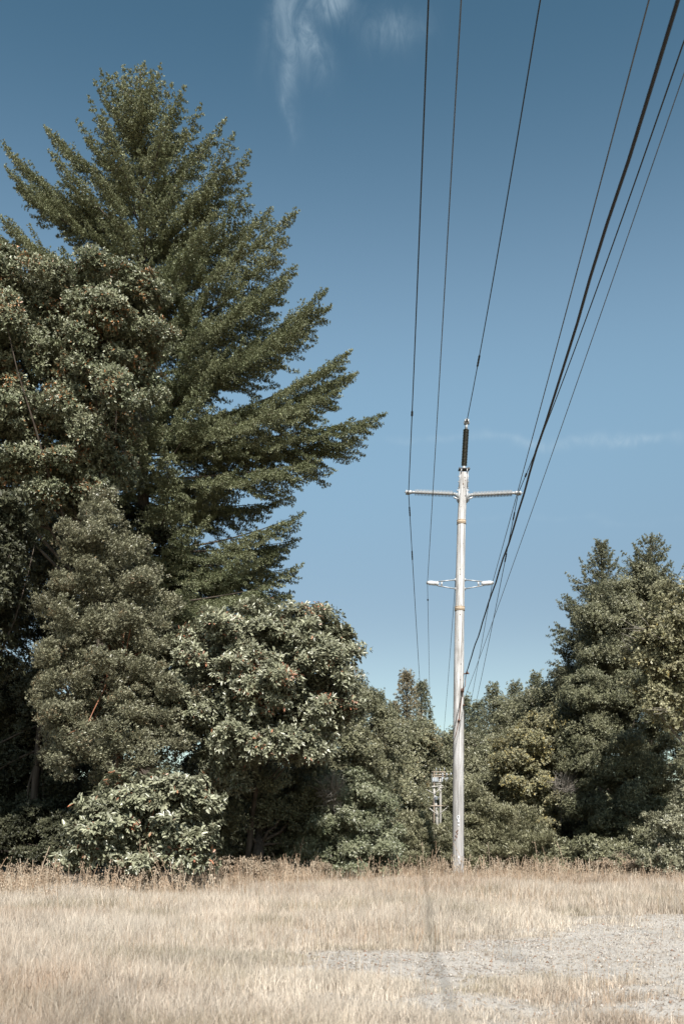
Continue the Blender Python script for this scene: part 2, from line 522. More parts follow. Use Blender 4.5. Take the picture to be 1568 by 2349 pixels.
def build_grass():
    n = 620000
    # density follows what is seen: more per square metre near the camera
    Yd = 6.6 + 32.9 * RNG.random(n) ** 1.15
    Xd = (RNG.random(n) * 2 - 1) * (0.36 * Yd + 1.0)
    ok = Yd < tree_edge(Xd) + 3.5
    bz = bare(Xd, Yd)
    ok &= RNG.random(n) > bz * 0.90
    clump = vnoise(Xd, Yd, 3.3, 21) * 0.6 + vnoise(Xd, Yd, 9.0, 22) * 0.4
    ok &= RNG.random(n) < 0.35 + clump * 1.1
    Xd, Yd, bz, clump = Xd[ok], Yd[ok], bz[ok], clump[ok]
    n = len(Xd)
    P = np.stack([Xd, Yd, ground_h(Xd, Yd) - 0.01], -1)
    tall = np.interp(Yd, [8, 13, 20, 26, 30, 38], [0.20, 0.27, 0.36, 0.45, 0.46, 0.44])
    left = np.clip((1.5 - Xd) / 5, 0, 1)
    tall = tall * (0.85 + 0.35 * left * np.clip((26 - Yd) / 10, 0, 1))
    patch = vnoise(Xd, Yd, 0.45, 31)
    H = tall * (0.55 + 0.6 * RNG.random(n)) * (0.45 + 1.0 * patch) * (1 - 0.82 * bz) * (0.7 + 0.6 * clump)
    wid = (0.0035 + 0.00028 * Yd) * (0.7 + 0.7 * RNG.random(n))
    lean = 0.12 + 0.75 * RNG.random(n) ** 2.2
    hue = vnoise(Xd, Yd, 0.32, 41) * 0.55 + vnoise(Xd, Yd, 1.7, 42) * 0.25 + RNG.random(n) * 0.45
    far = np.clip((Yd - 24) / 10, 0, 1)
    r = np.clip((hue - .5) * 1.5 + 0.74 - 0.42 * far, 0, 1)
    gsc = (0.62 + 0.62 * RNG.random(n)) * (0.74 + 0.28 * vnoise(Xd, Yd, 2.2, 44) + 0.26 * vnoise(Xd, Yd, 0.5, 45))
    bl = np.clip((vnoise(Xd, Yd, 0.8, 43) - 0.62) * 2.4, 0, 0.7) * (RNG.random(n) < 0.6)
    o = blades(P, H, wid, lean, np.stack([r, gsc, bl], -1), M['grass'], 'dry_grass')
    tag(o, 'dry straw-coloured grass covering the field in front of the trees', 'grass', kind='stuff')

build_grass()


def build_stalks():
    """thin upright seed stalks standing above the grass"""
    n = 30000
    Y = 8.4 + 29 * RNG.random(n) ** 0.9
    X = (RNG.random(n) * 2 - 1) * (0.36 * Y + 1.0)
    ok = (Y < tree_edge(X) + 2) & (RNG.random(n) > bare(X, Y) * 0.96) & (vnoise(X, Y, 0.7, 61) + 0.3 * RNG.random(n) > 0.5)
    X, Y = X[ok], Y[ok]; n = len(X)
    H = np.interp(Y, [8, 13, 20, 26, 30, 38], [0.30, 0.40, 0.52, 0.64, 0.70, 0.72]) * (0.55 + 0.55 * RNG.random(n))
    P = np.stack([X, Y, ground_h(X, Y)], -1)
    tv = np.stack([np.clip(RNG.random(n) * 1.3 - .1 - 0.3 * np.clip((Y - 22) / 10, 0, 1), 0, 1), 0.8 + 0.45 * RNG.random(n), RNG.random(n) ** 4 * 0.8], -1)
    o = blades(P, H, (0.003 + 0.00022 * Y) * (0.7 + 0.6 * RNG.random(n)), 0.05 + 0.6 * RNG.random(n) ** 2, tv, M['grass'], 'grass_stalks', 3)
    tag(o, 'thin pale seed stalks standing up out of the dry grass', 'grass stalks', kind='stuff')
    # straw litter lying on the bare ground
    n = 45000
    X = RNG.random(n) * 15 - 4; Y = 8.2 + RNG.random(n) * 15
    ok = RNG.random(n) < bare(X, Y) * (vnoise(X, Y, 1.6, 62) * 1.5 + .15)
    X, Y = X[ok], Y[ok]; n = len(X)
    a = RNG.random(n) * math.pi
    D = np.stack([np.cos(a), np.sin(a) * .8, 0.25 * RNG.random(n)], -1)
    P = np.stack([X, Y, ground_h(X, Y) + 0.008], -1)
    tv = np.stack([RNG.random(n), 0.55 + 0.6 * RNG.random(n), (RNG.random(n) < .15) * .9], -1)
    L = 0.03 + 0.10 * RNG.random(n) ** 2
    V, Fl, lt, T = leaf_faces(P, D, np.tile([0, 0, 1.0], (n, 1)), L, 0.006 + 0.012 * RNG.random(n), tv)
    o = link_mesh('straw_litter', V, Fl, lt, M['weed'], tint=T)
    tag(o, 'broken straw and brown leaf litter strewn over the bare earth', 'litter', kind='stuff')


def build_weeds():
    """tall seeding stalks with drooping oat heads along the edge of the trees"""
    n = 4200
    X = RNG.random(n) * 28 - 13
    Y = tree_edge(X) + RNG.random(n) ** 0.7 * 6.5 - 5.5
    keep = vnoise(X, Y, 0.8, 51) + 0.25 * RNG.random(n) > 0.47
    X, Y = X[keep], Y[keep]
    vs, fs, lt, tt, base = [], [], [], [], 0
    V_all, F_all, L_all, T_all = [], [], [], []
    off = 0
    for x, y in zip(X, Y):
        h = 0.35 + 0.70 * random.random() ** 2.6 + (0.06 if x < -1 else 0)
        if random.random() < 0.07: h *= 1.5
        a = random.random() * 6.28
        ln = random.uniform(0.05, 0.35) * h
        z0 = float(ground_h(np.array([x]), np.array([y]))[0])
        def at(t_):
            return np.array([x + math.cos(a) * ln * t_ ** 2, y + math.sin(a) * ln * t_ ** 2, z0 + h * t_])
        wd = 0.008
        col = (random.random(), 0.8 + 0.35 * random.random(), random.random() * 0.6)
        prev = None
        pts = [at(k / 4) for k in range(5)]
        vv = []
        for p in pts:
            vv += [p - [wd, 0, 0], p + [wd, 0, 0]]
        for k in range(4):
            F_all += [off + 2 * k, off + 2 * k + 1, off + 2 * k + 3, off + 2 * k + 2]; L_all.append(4)
        V_all += vv; T_all += [col] * len(vv); off += len(vv)
        for _ in range(random.randint(5, 16)):
            t_ = random.uniform(0.6, 1.0)
            p = at(t_)
            d = np.array([random.uniform(-1, 1), random.uniform(-1, 1), random.uniform(-1.0, 0.6)])
            d /= np.linalg.norm(d)
            q = p + d * random.uniform(0.02, 0.10)
            l_ = random.uniform(0.03, 0.055); w_ = l_ * 0.35
            dd = np.array([d[0] * 0.5, d[1] * 0.5, -0.8 + random.random() * 0.8]); dd /= np.linalg.norm(dd)
            s = np.cross(dd, [random.random() - .5, 1, random.random() - .5]); s /= np.linalg.norm(s)
            V_all += [q, q + dd * l_ * .5 - s * w_, q + dd * l_, q + dd * l_ * .5 + s * w_]
            F_all += [off, off + 1, off + 2, off + 3]; L_all.append(4); off += 4
            c2 = (min(1, col[0] + .2), col[1] * 1.05, col[2])
            T_all += [c2] * 4
    o = link_mesh('dry_weeds', np.array(V_all), F_all, L_all, M['weed'], tint=np.array(T_all))
    tag(o, 'tall brown seeding weeds along the foot of the trees', 'weeds', kind='stuff')

build_weeds()


def build_gravel():
    n = 26000
    X = RNG.random(n) * 12 - 3.0
    Y = 8.2 + RNG.random(n) ** 1.2 * 14
    ok = RNG.random(n) < bare(X, Y) * 0.9
    X, Y = X[ok], Y[ok]; n = len(X)
    s = 0.004 + 0.016 * RNG.random(n) ** 6 + 0.0003 * Y
    P = np.stack([X, Y, ground_h(X, Y) + s * 0.3], -1)
    d = np.array([[1, 0, 0], [0, 1, 0], [-1, 0, 0], [0, -1, 0], [0, 0, 1], [0, 0, -1]], dtype=float)
    V = P[:, None, :] + d[None] * s[:, None, None] * (0.6 + 0.7 * RNG.random((n, 6, 1)))
    tri = np.array([0, 1, 4, 1, 2, 4, 2, 3, 4, 3, 0, 4, 1, 0, 5, 2, 1, 5, 3, 2, 5, 0, 3, 5])
    Fl = (np.arange(n)[:, None] * 6 + tri[None]).ravel()
    tv = np.stack([RNG.random(n), 0.6 + 0.6 * RNG.random(n), (RNG.random(n) < 0.12) * 0.8], -1)
    m = leafmat('gravel_stone', (0.210, 0.189, 0.168), (0.406, 0.378, 0.350), (0.238, 0.140, 0.091), 0.9, 0.2, 0.0)
    o = link_mesh('gravel', V.reshape(-1, 3), Fl, np.full(n * 8, 3), m, tint=np.repeat(tv, 6, 0))
    tag(o, 'pale grit and pebbles lying on the bare earth', 'gravel', kind='stuff')

build_gravel()


# ------------------------------------------------------------------ trees
def leaf_faces(P, D, N, L, Wd, tint, fold=False):
    """P base, D direction, N normal; returns verts, faces, loop totals, tint for diamond (or folded six-point) leaves"""
    n = len(P)
    D = norm(D)
    S = norm(np.cross(D, N))
    N2 = np.cross(S, D)
    L = L[:, None]; Wd = Wd[:, None]
    if not fold:
        V = np.stack([P, P + D * L * 0.5 - S * Wd * 0.5, P + D * L, P + D * L * 0.5 + S * Wd * 0.5], 1)
        Fl = (np.arange(n)[:, None] * 4 + np.arange(4)[None]).ravel()
        lt = np.full(n, 4)
        k = 4
    else:
        up = N2 * Wd * 0.22
        V = np.stack([P, P + D * L * 0.33 - S * Wd * 0.5 + up, P + D * L * 0.75 - S * Wd * 0.36 + up, P + D * L,
                      P + D * L * 0.75 + S * Wd * 0.36 + up, P + D * L * 0.33 + S * Wd * 0.5 + up], 1)
        pat = np.array([0, 1, 2, 3, 3, 4, 5, 0])
        Fl = (np.arange(n)[:, None] * 6 + pat[None]).ravel()
        lt = np.full(2 * n, 4)
        k = 6
    return V.reshape(-1, 3), Fl, lt, np.repeat(tint, k, 0)


build_stalks()


def rand_unit(n):
    return norm(RNG.normal(size=(n, 3)))


def broadleaf(name, label, cat, blobs, mat, leaf=0.10, ratio=0.42, dens=1.0, clump=0.45, rosette=7, accent=0.0,
              base=None, bark='bark', fold=False, droop=0.2, trunk_r=0.16, up=0.5, slant=None, limbs=26, holes=0.0,
              group=None, bare_tw=0, back=0.45):
    """crown built of leaf rosettes gathered in clumps over several lobes; blobs: (px, py, rx_px, ry_px, Y, ry_m)"""
    B = []
    for (px, py, rx, ry, Y, dep) in blobs:
        c_ = W(px, py, Y)
        B.append((c_, np.array([rx / F * Y, dep, ry / F * Y])))
    cen = np.mean([b_[0] for b_ in B], axis=0)
    if base is None:
        base = np.array([cen[0], cen[1] + 0.3, 0.0])
    else:
        base = np.array([W(base[0], 1925, base[1])[0], base[1], 0.0])
    root = thing(name, label, cat, tuple(base), group)
    C, R = [], []
    for c_, r in B:
        area = 4 * math.pi * ((r[0] * r[1]) ** 1.6 / 3 + (r[0] * r[2]) ** 1.6 / 3 + (r[1] * r[2]) ** 1.6 / 3) ** (1 / 1.6)
        nc = max(6, int(area / (clump * clump * 1.15)))
        d = rand_unit(nc)
        keep = (d[:, 1] < 0.25) | (RNG.random(nc) < back)
        d = d[keep]; nc = len(d)
        # lobes: sub-crowns on the surface, clumps of leaves on those, hollows between them
        ns = int(np.clip(nc / 6, 5, 40))
        k_ = np.arange(ns) + 0.5
        th = np.arccos(1 - 2 * k_ / ns); ph_ = math.pi * (1 + 5 ** 0.5) * k_ + RNG.random() * 6
        sd_ = np.stack([np.sin(th) * np.cos(ph_), np.sin(th) * np.sin(ph_), np.cos(th)], -1)
        sd_ = norm(sd_ + RNG.normal(size=(ns, 3)) * 0.22) * (0.54 + 0.38 * RNG.random((ns, 1)))
        near = np.argmax(d @ sd_.T, axis=1)
        srad = 1.05 / math.sqrt(ns) + 0.07
        loc_ = norm(d * 0.75 + rand_unit(nc)) * (0.45 + 0.55 * RNG.random(nc) ** 0.5)[:, None] * srad
        inner = RNG.random(nc) < 0.28
        pos = sd_[near] + loc_
        pos[inner] = d[inner] * (0.35 + 0.35 * RNG.random((inner.sum(), 1)))
        pos *= np.where(RNG.random(nc) < 0.09, 1.0 + 0.22 * RNG.random(nc), 1.0)[:, None]
        C.append(c_ + pos * r); R.append(norm(pos + loc_))
    C = np.concatenate(C); Rn = np.concatenate(R)
    if holes:
        hk = RNG.random(len(C)) > holes
        C, Rn = C[hk], Rn[hk]
    ok = C[:, 2] > 0.05
    C, Rn = C[ok], Rn[ok]
    nc = len(C)
    csz = clump * (0.6 + 0.8 * RNG.random(nc))
    cr = np.clip(RNG.normal(0.45, 0.2, nc), 0, 1); cg = 0.82 + 0.36 * RNG.random(nc)
    # rosettes: enough leaf area to make each clump read as solid
    per = int(max(3, dens * 4.6 * clump * clump / (leaf * leaf * ratio * 0.5 * rosette)))
    nr = nc * per
    ci = np.repeat(np.arange(nc), per)
    off = rand_unit(nr) * (RNG.random(nr) ** 0.45)[:, None] * csz[ci][:, None] * np.array([1.0, 1.0, 0.62])
    RP = C[ci] + off
    axis = norm(off * 1.2 / csz[ci][:, None] + Rn[ci] * 0.9 + np.array([0, 0, up]))
    if slant is not None:
        axis = norm(axis * 0.5 + np.array(slant))
    nl = nr * rosette
    ri = np.repeat(np.arange(nr), rosette)
    sd = rand_unit(nl)
    ax = axis[ri]
    radial = norm(sd - ax * np.sum(sd * ax, 1, keepdims=True))
    D = norm(ax * (0.35 + 0.5 * RNG.random((nl, 1))) + radial * (0.9 if slant is None else 0.35) - np.array([0, 0, 1.0]) * droop)
    N = norm(ax + radial * 0.2 + rand_unit(nl) * 0.45 + np.array([0, 0, 0.3]))
    P = RP[ri] + D * leaf * 0.12 + rand_unit(nl) * leaf * 0.25
    L = leaf * (0.6 + 0.65 * RNG.random(nl))
    Wd = L * ratio * (0.8 + 0.4 * RNG.random(nl))
    tr = np.clip(cr[ci][ri] + RNG.normal(0, 0.22, nl), 0, 1)
    tg = cg[ci][ri] * (0.62 + 0.85 * RNG.random(nl) ** 1.3)
    acc_cl = (RNG.random(nc) < accent * 2.2)[ci][ri]
    tb = np.where((RNG.random(nl) < accent * 0.35) | (acc_cl & (RNG.random(nl) < 0.35)), 0.5 + 0.5 * RNG.random(nl), 0.0)
    V, Fl, lt, T = leaf_faces(P, D, N, L, Wd, np.stack([tr, tg, tb], -1), fold)
    link_mesh('crown', V, Fl, lt, M[mat], root, tint=T, loc=base)
    # trunk and limbs
    mb = MB()
    topz = cen[2]
    h = max(topz - 0.1, 0.6)
    tp = [base + np.array([0, 0, -0.25])]
    mid = base + np.array([(cen[0] - base[0]) * 0.35 + RNG.normal() * .15, RNG.normal() * .1, h * 0.45])
    tp += [base * 0.5 + mid * 0.5 + [RNG.normal() * .06, 0, 0], mid, np.array([cen[0], cen[1] + 0.2, topz])]
    tp = np.array(tp)
    tt = np.linspace(0, 1, 9)
    tpi = np.stack([np.interp(tt, np.linspace(0, 1, 4), tp[:, k]) for k in range(3)], -1)
    mb.tube(tpi, np.linspace(trunk_r, trunk_r * 0.4, 9), 8)
    limbs = max(8, limbs // 2)
    sel = RNG.choice(nc, min(limbs, nc), replace=False)
    for i in sel:
        e = C[i] + Rn[i] * clump * 0.3
        s_t = random.uniform(0.72, 0.98)
        s = np.array([np.interp(s_t, tt, tpi[:, k]) for k in range(3)])
        q = s * 0.5 + e * 0.5 + RNG.normal(size=3) * 0.06 * np.linalg.norm(e - s) + [0, 0, -0.06 * np.linalg.norm(e - s)]
        ts = np.linspace(0, 1, 7)[:, None]
        pts = s * (1 - ts) ** 2 + 2 * q * ts * (1 - ts) + e * ts ** 2 + RNG.normal(size=(7, 3)) * 0.03
        mb.tube(pts, np.linspace(trunk_r * 0.24, 0.010, 7), 5)
    for i in RNG.choice(nc, min(bare_tw, nc), replace=False) if bare_tw else []:
        s = C[i]; dd = norm(Rn[i] + np.array([0, -0.2, 0.15]) + RNG.normal(size=3) * 0.4)
        for _ in range(3):
            e = s + norm(dd + RNG.normal(size=3) * 0.35) * random.uniform(0.5, 1.1)
            mb.tube(np.array([s, s * .5 + e * .5 + RNG.normal(size=3) * .05, e]), [0.014, 0.01, 0.005], 4)
    mb.build('trunk', M[bark], root, smooth=True)
    return root


def conifer(name, label, px, Y, py_top, env, mat='fir', nbr=200, extra=None, tuft=0.15, spacing=0.13, rise=(0.75, 0.0),
            trunk_r=0.35, shoot=1.25, base_z=0.0, kk=5, group=None, step=0.22, lean=0.0, cat='conifer', nratio=0.27, lmin=0.1):
    """env: list of (py, right px, left px): how far the branch tips reach at each height of the photograph"""
    top = W(px, py_top, Y)
    bx = W(px - lean, 1925, Y)[0]
    root = thing(name, label, cat, (bx, Y, base_z), group)
    zt = top[2]
    e = sorted(env, key=lambda q: -q[0])
    ez = np.array([CAMZ + (HY - q[0]) / F * Y for q in e])
    eR = np.array([q[1] / F * Y for q in e]); eL = np.array([q[2] / F * Y for q in e])
    zlow = ez[0]
    def ax(z):
        t_ = (z - base_z) / (zt - base_z)
        return bx + (top[0] - bx) * t_
    P_all, D_all, L_all = [], [], []
    limb = MB()
    specs = []
    for k in range(nbr):
        t_ = (k + random.random()) / nbr
        z_tip = zlow + (zt * 0.995 - zlow) * t_ ** 0.8
        phi = (k * 2.39996 + random.uniform(-.4, .4)) % (2 * math.pi)
        cs = math.cos(phi)
        rr, rl = np.interp(z_tip, ez, eR), np.interp(z_tip, ez, eL)
        r = (rr * (1 + cs) / 2 + rl * (1 - cs) / 2)
        r *= random.uniform(0.55, 0.98)
        specs.append((phi, z_tip, r, None))
    if name == 'douglas_fir':      # dense short inner boughs
        for k in range(70):
            z_tip = zlow + (zt - zlow) * (k + random.random()) / 70
            specs.append((k * 2.4, z_tip, 0.45 * np.interp(z_tip, ez, eR), None))
    for s_ in (extra or []):       # limbs whose tips show against the sky: (tip px, tip py, depth offset, slope at the trunk)
        tip = W(s_[0], s_[1], Y + s_[2])
        dx, dy = tip[0] - ax(tip[2]), s_[2]
        specs.append((math.atan2(dy, dx), tip[2], math.hypot(dx, dy), s_[3]))
    for phi, z_tip, r, slope0 in specs:
        if r < 0.15: r = 0.15
        f = np.clip((z_tip - zlow) / (zt - zlow), 0, 1)
        rs = (rise[1] * (1 - f) + rise[0] * f) * random.uniform(0.75, 1.2)
        if slope0 is not None:
            rs = slope0 * 0.72
        zb = z_tip - rs * r
        zb = min(zb, zt - 0.2)
        hd = np.array([math.cos(phi), math.sin(phi), 0.0])
        sd = np.array([-math.sin(phi), math.cos(phi), 0.0])
        b0 = np.array([ax(zb), Y, zb])
        n = max(6, int(r / 0.3))
        t_ = np.linspace(0, 1, n)
        s0 = rs * 0.45 - 0.10 * (1 - f)
        s0 = s0 * r
        zc = zb + s0 * t_ + (z_tip - zb - s0) * t_ ** 2.3
        wob = RNG.normal() * 0.06 * r
        pts = b0 + hd * (r * t_)[:, None] + sd * (wob * np.sin(t_ * 3))[:, None]
        pts[:, 2] = zc
        limb.tube(pts, np.linspace(0.015 + 0.008 * r, 0.006, n), 5, cap=False)
        # side shoots, bunched with bare stretches between
        cl = RNG.random(13)
        big = 1.0
        if slope0 is not None:
            cl = cl + 0.2
            big = 1.0 + 0.55 * min(1, r / 5)
        m = int(r * 0.93 / step)
        ts = np.linspace(0.10, 1.0, max(m, 2))
        for tq in ts:
            p = np.array([np.interp(tq, t_, pts[:, k]) for k in range(3)])
            i = min(int(tq * (n - 1)), n - 2)
            tg = norm(pts[i + 1] - pts[i])
            for sgn in (-1, 1):
                ln = min(0.30 * r * (1.03 - tq) ** 0.95 * (0.30 + min(1, tq * 2.0)) + 0.6 * step, shoot) * random.uniform(0.5, 1.2)
                ln = ln * big + lmin * random.random()
                if cl[min(int(tq * 12), 12)] < 0.33 and tq < 0.6: continue
                dr = norm(tg * random.uniform(0.5, 0.95) + sd * sgn * random.uniform(0.45, 0.95) + np.array([0, 0, random.uniform(-0.35, 0.15) - 0.42 * max(0, 1 - f * 1.25)]))
                if tq > 0.98: dr = norm(tg + sd * sgn * 0.12 + np.array([0, 0, .2]))
                k = max(2, int(ln / spacing))
                q = np.linspace(0.12, 1, k)
                sp_ = p + dr * (ln * q)[:, None]
                sp_[:, 2] += -0.16 * ln * np.sin(q * 2.6) * (1.4 - f)
                lat = norm(np.cross(dr, [0, 0, 1.0]))
                for o_ in (0, -1, 1):
                    wv = (0.06 + 0.09 * (1 - q)) * spacing / 0.125 * o_ * (RNG.random(k) * .6 + .7) * min(1, ln / .6)
                    q3 = sp_ + lat * wv[:, None] + dr * (np.abs(wv) * .5)[:, None]
                    q3[:, 2] -= np.abs(wv) * RNG.random(k) * 0.8
                    P_all.append(q3); D_all.append(norm(dr + lat * o_ * .7)[None].repeat(k, 0) + np.array([[0, 0, 0.10]])); L_all.append(1.0 - 0.3 * q)
    # leader
    k = int(1.6 / spacing)
    zz = np.linspace(zt - 1.6, zt, k)
    P_all.append(np.stack([np.array([ax(z) for z in zz]), np.full(k, Y), zz], -1))
    D_all.append(np.repeat(np.array([[0, 0, 1.0]]), k, 0)); L_all.append(np.linspace(1.1, 0.5, k))
    P = np.concatenate(P_all); D = norm(np.concatenate(D_all)); Lr = np.concatenate(L_all)
    nt = len(P)
    clr = vnoise(P[:, 0] + P[:, 1] * .7, P[:, 2], 0.9, 77)
    P = P + RNG.normal(size=P.shape) * 0.25 * tuft
    print(name, len(P) * kk)
    ii = np.repeat(np.arange(nt), kk)
    nl = len(ii)
    dd = norm(D[ii] * 0.85 + rand_unit(nl) * 0.8)
    N = norm(rand_unit(nl) * 0.8 + np.array([0, 0, 0.8]))
    L = tuft * Lr[ii] * (0.7 + 0.6 * RNG.random(nl))
    tint = np.stack([np.clip(clr[ii] + RNG.normal(0, .18, nl), 0, 1), 0.65 + 0.75 * RNG.random(nl) ** 1.3, (RNG.random(nl) < 0.04) * 0.6], -1)
    V, Fl, lt, T = leaf_faces(P[ii], dd, N, L, L * nratio, tint)
    base = np.array([bx, Y, base_z])
    link_mesh('crown', V, Fl, lt, M[mat], root, tint=T, loc=base)
    zz = np.linspace(base_z - 0.3, zt, 14)
    mb = limb
    mb.tube(np.stack([[ax(z) for z in zz], np.full(14, Y), zz], -1), trunk_r * (1 - 0.93 * (zz - zz[0]) / (zt - zz[0])), 10)
    mb.build('trunk', M['bark'], root, smooth=True)
    return root, nt


# --- the tall douglas fir
fir_env = [(1540, 300, 240), (1420, 325, 260), (1300, 320, 270), (1150, 300, 280), (1000, 320, 300), (850, 300, 310), (700, 270, 250), (600, 255, 200), (520, 225, 165),
           (450, 215, 165), (350, 185, 165), (280, 145, 130), (230, 108, 104), (200, 80, 84), (178, 46, 46), (168, 10, 10)]
fir_tips = [(420, 208, -1, 1.6), (455, 250, -1.5, 1.4), (510, 285, 0, 1.2), (527, 322, -2, 1.1), (566, 358, -1, 1.0), (562, 440, -2, .8),
            (612, 492, 0, .75), (672, 500, -1, .8), (640, 560, -2, .6), (668, 620, -1, .62), (650, 650, -2, .5), (735, 678, -1, .62),
            (744, 712, 0, .5), (690, 750, -2, .4), (788, 815, -1, .45), (803, 865, 0, .35), (760, 905, -2, .22),
            (866, 957, -1, .14), (800, 1010, 0, .02), (720, 1060, -2, .0),
            (682, 1182, -1, .25), (672, 1240, 0, .1), (630, 1150, 2, .1), (678, 1300, 0, .05), (660, 1360, 1, 0), (640, 1405, -1, -.05), (600, 1440, -2, -.1), (620, 1275, -1, .05), (560, 1420, -3, -.1), (600, 1350, -3, 0),
            (220, 196, 0, 1.7), (250, 185, -1, 2.0), (285, 180, 1, 2.2), (375, 195, 0, 2.0), (330, 152, 0, 3.0), (300, 170, 0, 2.6), (360, 178, 0, 2.4), (345, 172, -1.2, 1.6), (312, 166, -1, 1.8), (392, 202, -1, 1.6), (268, 178, -1, 1.6), (238, 200, -1.5, 1.4), (350, 190, -2, 1.2), (300, 195, -2, 1.2), (410, 225, -1.5, 1.3),
            (208, 235, -1, 1.5), (185, 290, -1, 1.2), (112, 305, 0, 1.0), (120, 360, -2, .9), (150, 420, -1, .7),
            (14, 340, 0, .9), (25, 400, -1, .8), (55, 440, 1, .6), (0, 500, -1, .7), (-25, 530, 0, .5), (60, 560, -2, .45)]
fir, nt_ = conifer('douglas_fir', 'tallest dark green fir rising high above the orange-flecked madrone, its branches upswept',
                   322, 42, 165, fir_env, nbr=165, extra=fir_tips, trunk_r=0.42, tuft=0.115, spacing=0.085, kk=11, nratio=0.24, rise=(0.95, 0.12), lean=-14, step=0.15, shoot=1.3)
print('fir tufts', nt_)

# --- left-hand broadleaf trees
broadleaf('madrone_tree', 'tall madrone flecked with orange leaves in front of the tallest fir', 'tree',
          [(150, 725, 170, 100, 34, 2.4), (280, 750, 105, 120, 33.5, 2.0), (60, 840, 150, 190, 34, 2.6), (240, 870, 130, 150, 33.5, 2.2),
           (20, 720, 130, 90, 34.5, 2.2), (130, 1010, 150, 130, 34.2, 2.2), (90, 1110, 130, 60, 34.4, 1.8), (240, 1080, 90, 70, 34.4, 1.5), (240, 650, 55, 50, 33.5, 1.2), (-60, 900, 160, 220, 34, 2.5)],
          'madrone', leaf=0.10, dens=0.95, clump=0.42, accent=0.065, bark='bark', base=(285, 36.5), trunk_r=0.3, limbs=60, holes=0.06, fold=True)
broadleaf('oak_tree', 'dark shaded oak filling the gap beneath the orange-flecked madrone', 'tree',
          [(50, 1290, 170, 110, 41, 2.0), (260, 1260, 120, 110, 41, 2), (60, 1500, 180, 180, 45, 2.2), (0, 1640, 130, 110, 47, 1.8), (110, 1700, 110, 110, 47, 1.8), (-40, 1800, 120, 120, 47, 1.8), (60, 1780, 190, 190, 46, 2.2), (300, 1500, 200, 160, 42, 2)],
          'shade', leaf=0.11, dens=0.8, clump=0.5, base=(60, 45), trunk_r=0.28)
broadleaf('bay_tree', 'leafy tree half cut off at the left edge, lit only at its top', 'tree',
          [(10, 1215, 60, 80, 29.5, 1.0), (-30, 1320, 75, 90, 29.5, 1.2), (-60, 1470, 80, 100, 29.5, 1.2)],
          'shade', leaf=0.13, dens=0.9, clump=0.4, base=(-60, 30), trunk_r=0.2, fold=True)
broadleaf('tanoak_tree', 'silvery grey-green tree with slanting sprays below the orange-flecked madrone', 'tree',
          [(228, 1185, 42, 60, 31, .8), (215, 1255, 80, 65, 31, 1.2), (265, 1330, 120, 110, 30.8, 1.6), (200, 1440, 110, 110, 30.4, 1.6), (320, 1440, 90, 110, 30.6, 1.5),
           (230, 1570, 130, 120, 30, 1.8), (350, 1590, 90, 130, 30, 1.6), (180, 1690, 90, 100, 29.6, 1.5), (320, 1720, 110, 90, 29.5, 1.5), (150, 1560, 60, 130, 30, 1.2)],
          'oak_grey', leaf=0.075, ratio=0.4, dens=0.85, clump=0.27, slant=(0.75, -0.25, 0.45), accent=0.03, base=(270, 30.6), bark='bark_red', trunk_r=0.18, limbs=50, holes=0.18, rosette=6)
broadleaf('madrone_tree', 'rounded madrone with large glossy leaves right of the silvery tree, under the fir', 'tree',
          [(560, 1480, 120, 90, 31, 1.8), (690, 1455, 95, 75, 31, 1.5), (740, 1530, 75, 90, 31, 1.4), (480, 1560, 110, 100, 30.6, 1.7),
           (620, 1580, 150, 100, 30.6, 1.9), (740, 1630, 70, 70, 31, 1.2), (560, 1690, 90, 55, 30, 1.2), (680, 1700, 80, 40, 30.6, 1.2), (795, 1500, 22, 25, 31, .5), (430, 1640, 60, 80, 30.4, 1.2), (520, 1760, 60, 45, 30.6, 1.0)],
          'madrone_big', leaf=0.135, ratio=0.38, dens=0.9, clump=0.36, accent=0.03, base=(560, 33.4), bark='bark', trunk_r=0.13, limbs=60, fold=True, droop=0.35, up=0.7)
broadleaf('madrone_shrub', 'low madrone shrub with pale broad leaves standing at the grass edge', 'shrub',
          [(330, 1835, 105, 60, 28, 1.3), (420, 1830, 65, 60, 27.8, 1.1), (270, 1890, 90, 55, 27.5, 1.2), (230, 1930, 70, 45, 27.3, 1), (400, 1900, 75, 60, 27.6, 1.1), (440, 1955, 45, 35, 27.5, .7), (320, 1970, 60, 25, 27.3, .8), (160, 1965, 35, 18, 27.3, .5)],
          'madrone_big', leaf=0.165, ratio=0.42, dens=0.75, clump=0.33, accent=0.02, base=(300, 28), bark='bark_red', trunk_r=0.1, limbs=40, fold=True, droop=0.5, up=0.8, holes=0.08)
broadleaf('oak_tree', 'shadowy small-leaved oak with black trunk under the glossy madrone', 'tree',
          [(590, 1790, 150, 85, 34, 1.8), (500, 1880, 110, 90, 34.5, 1.6), (680, 1860, 100, 90, 35, 1.6), (610, 1960, 140, 50, 35.5, 1.6)],
          'oak_dark', leaf=0.09, dens=0.7, clump=0.4, base=(578, 33.2), trunk_r=0.32, holes=0.15)
broadleaf('oak_tree', 'mid green oak filling the slope right of the glossy madrone', 'tree',
          [(800, 1640, 60, 70, 38, 1.6), (770, 1730, 100, 70, 37, 1.8), (860, 1720, 80, 80, 39, 1.8), (700, 1760, 80, 60, 36.5, 1.5), (830, 1600, 35, 40, 40, 1)],
          'oak', leaf=0.08, dens=0.85, clump=0.42, base=(800, 38), trunk_r=0.22)
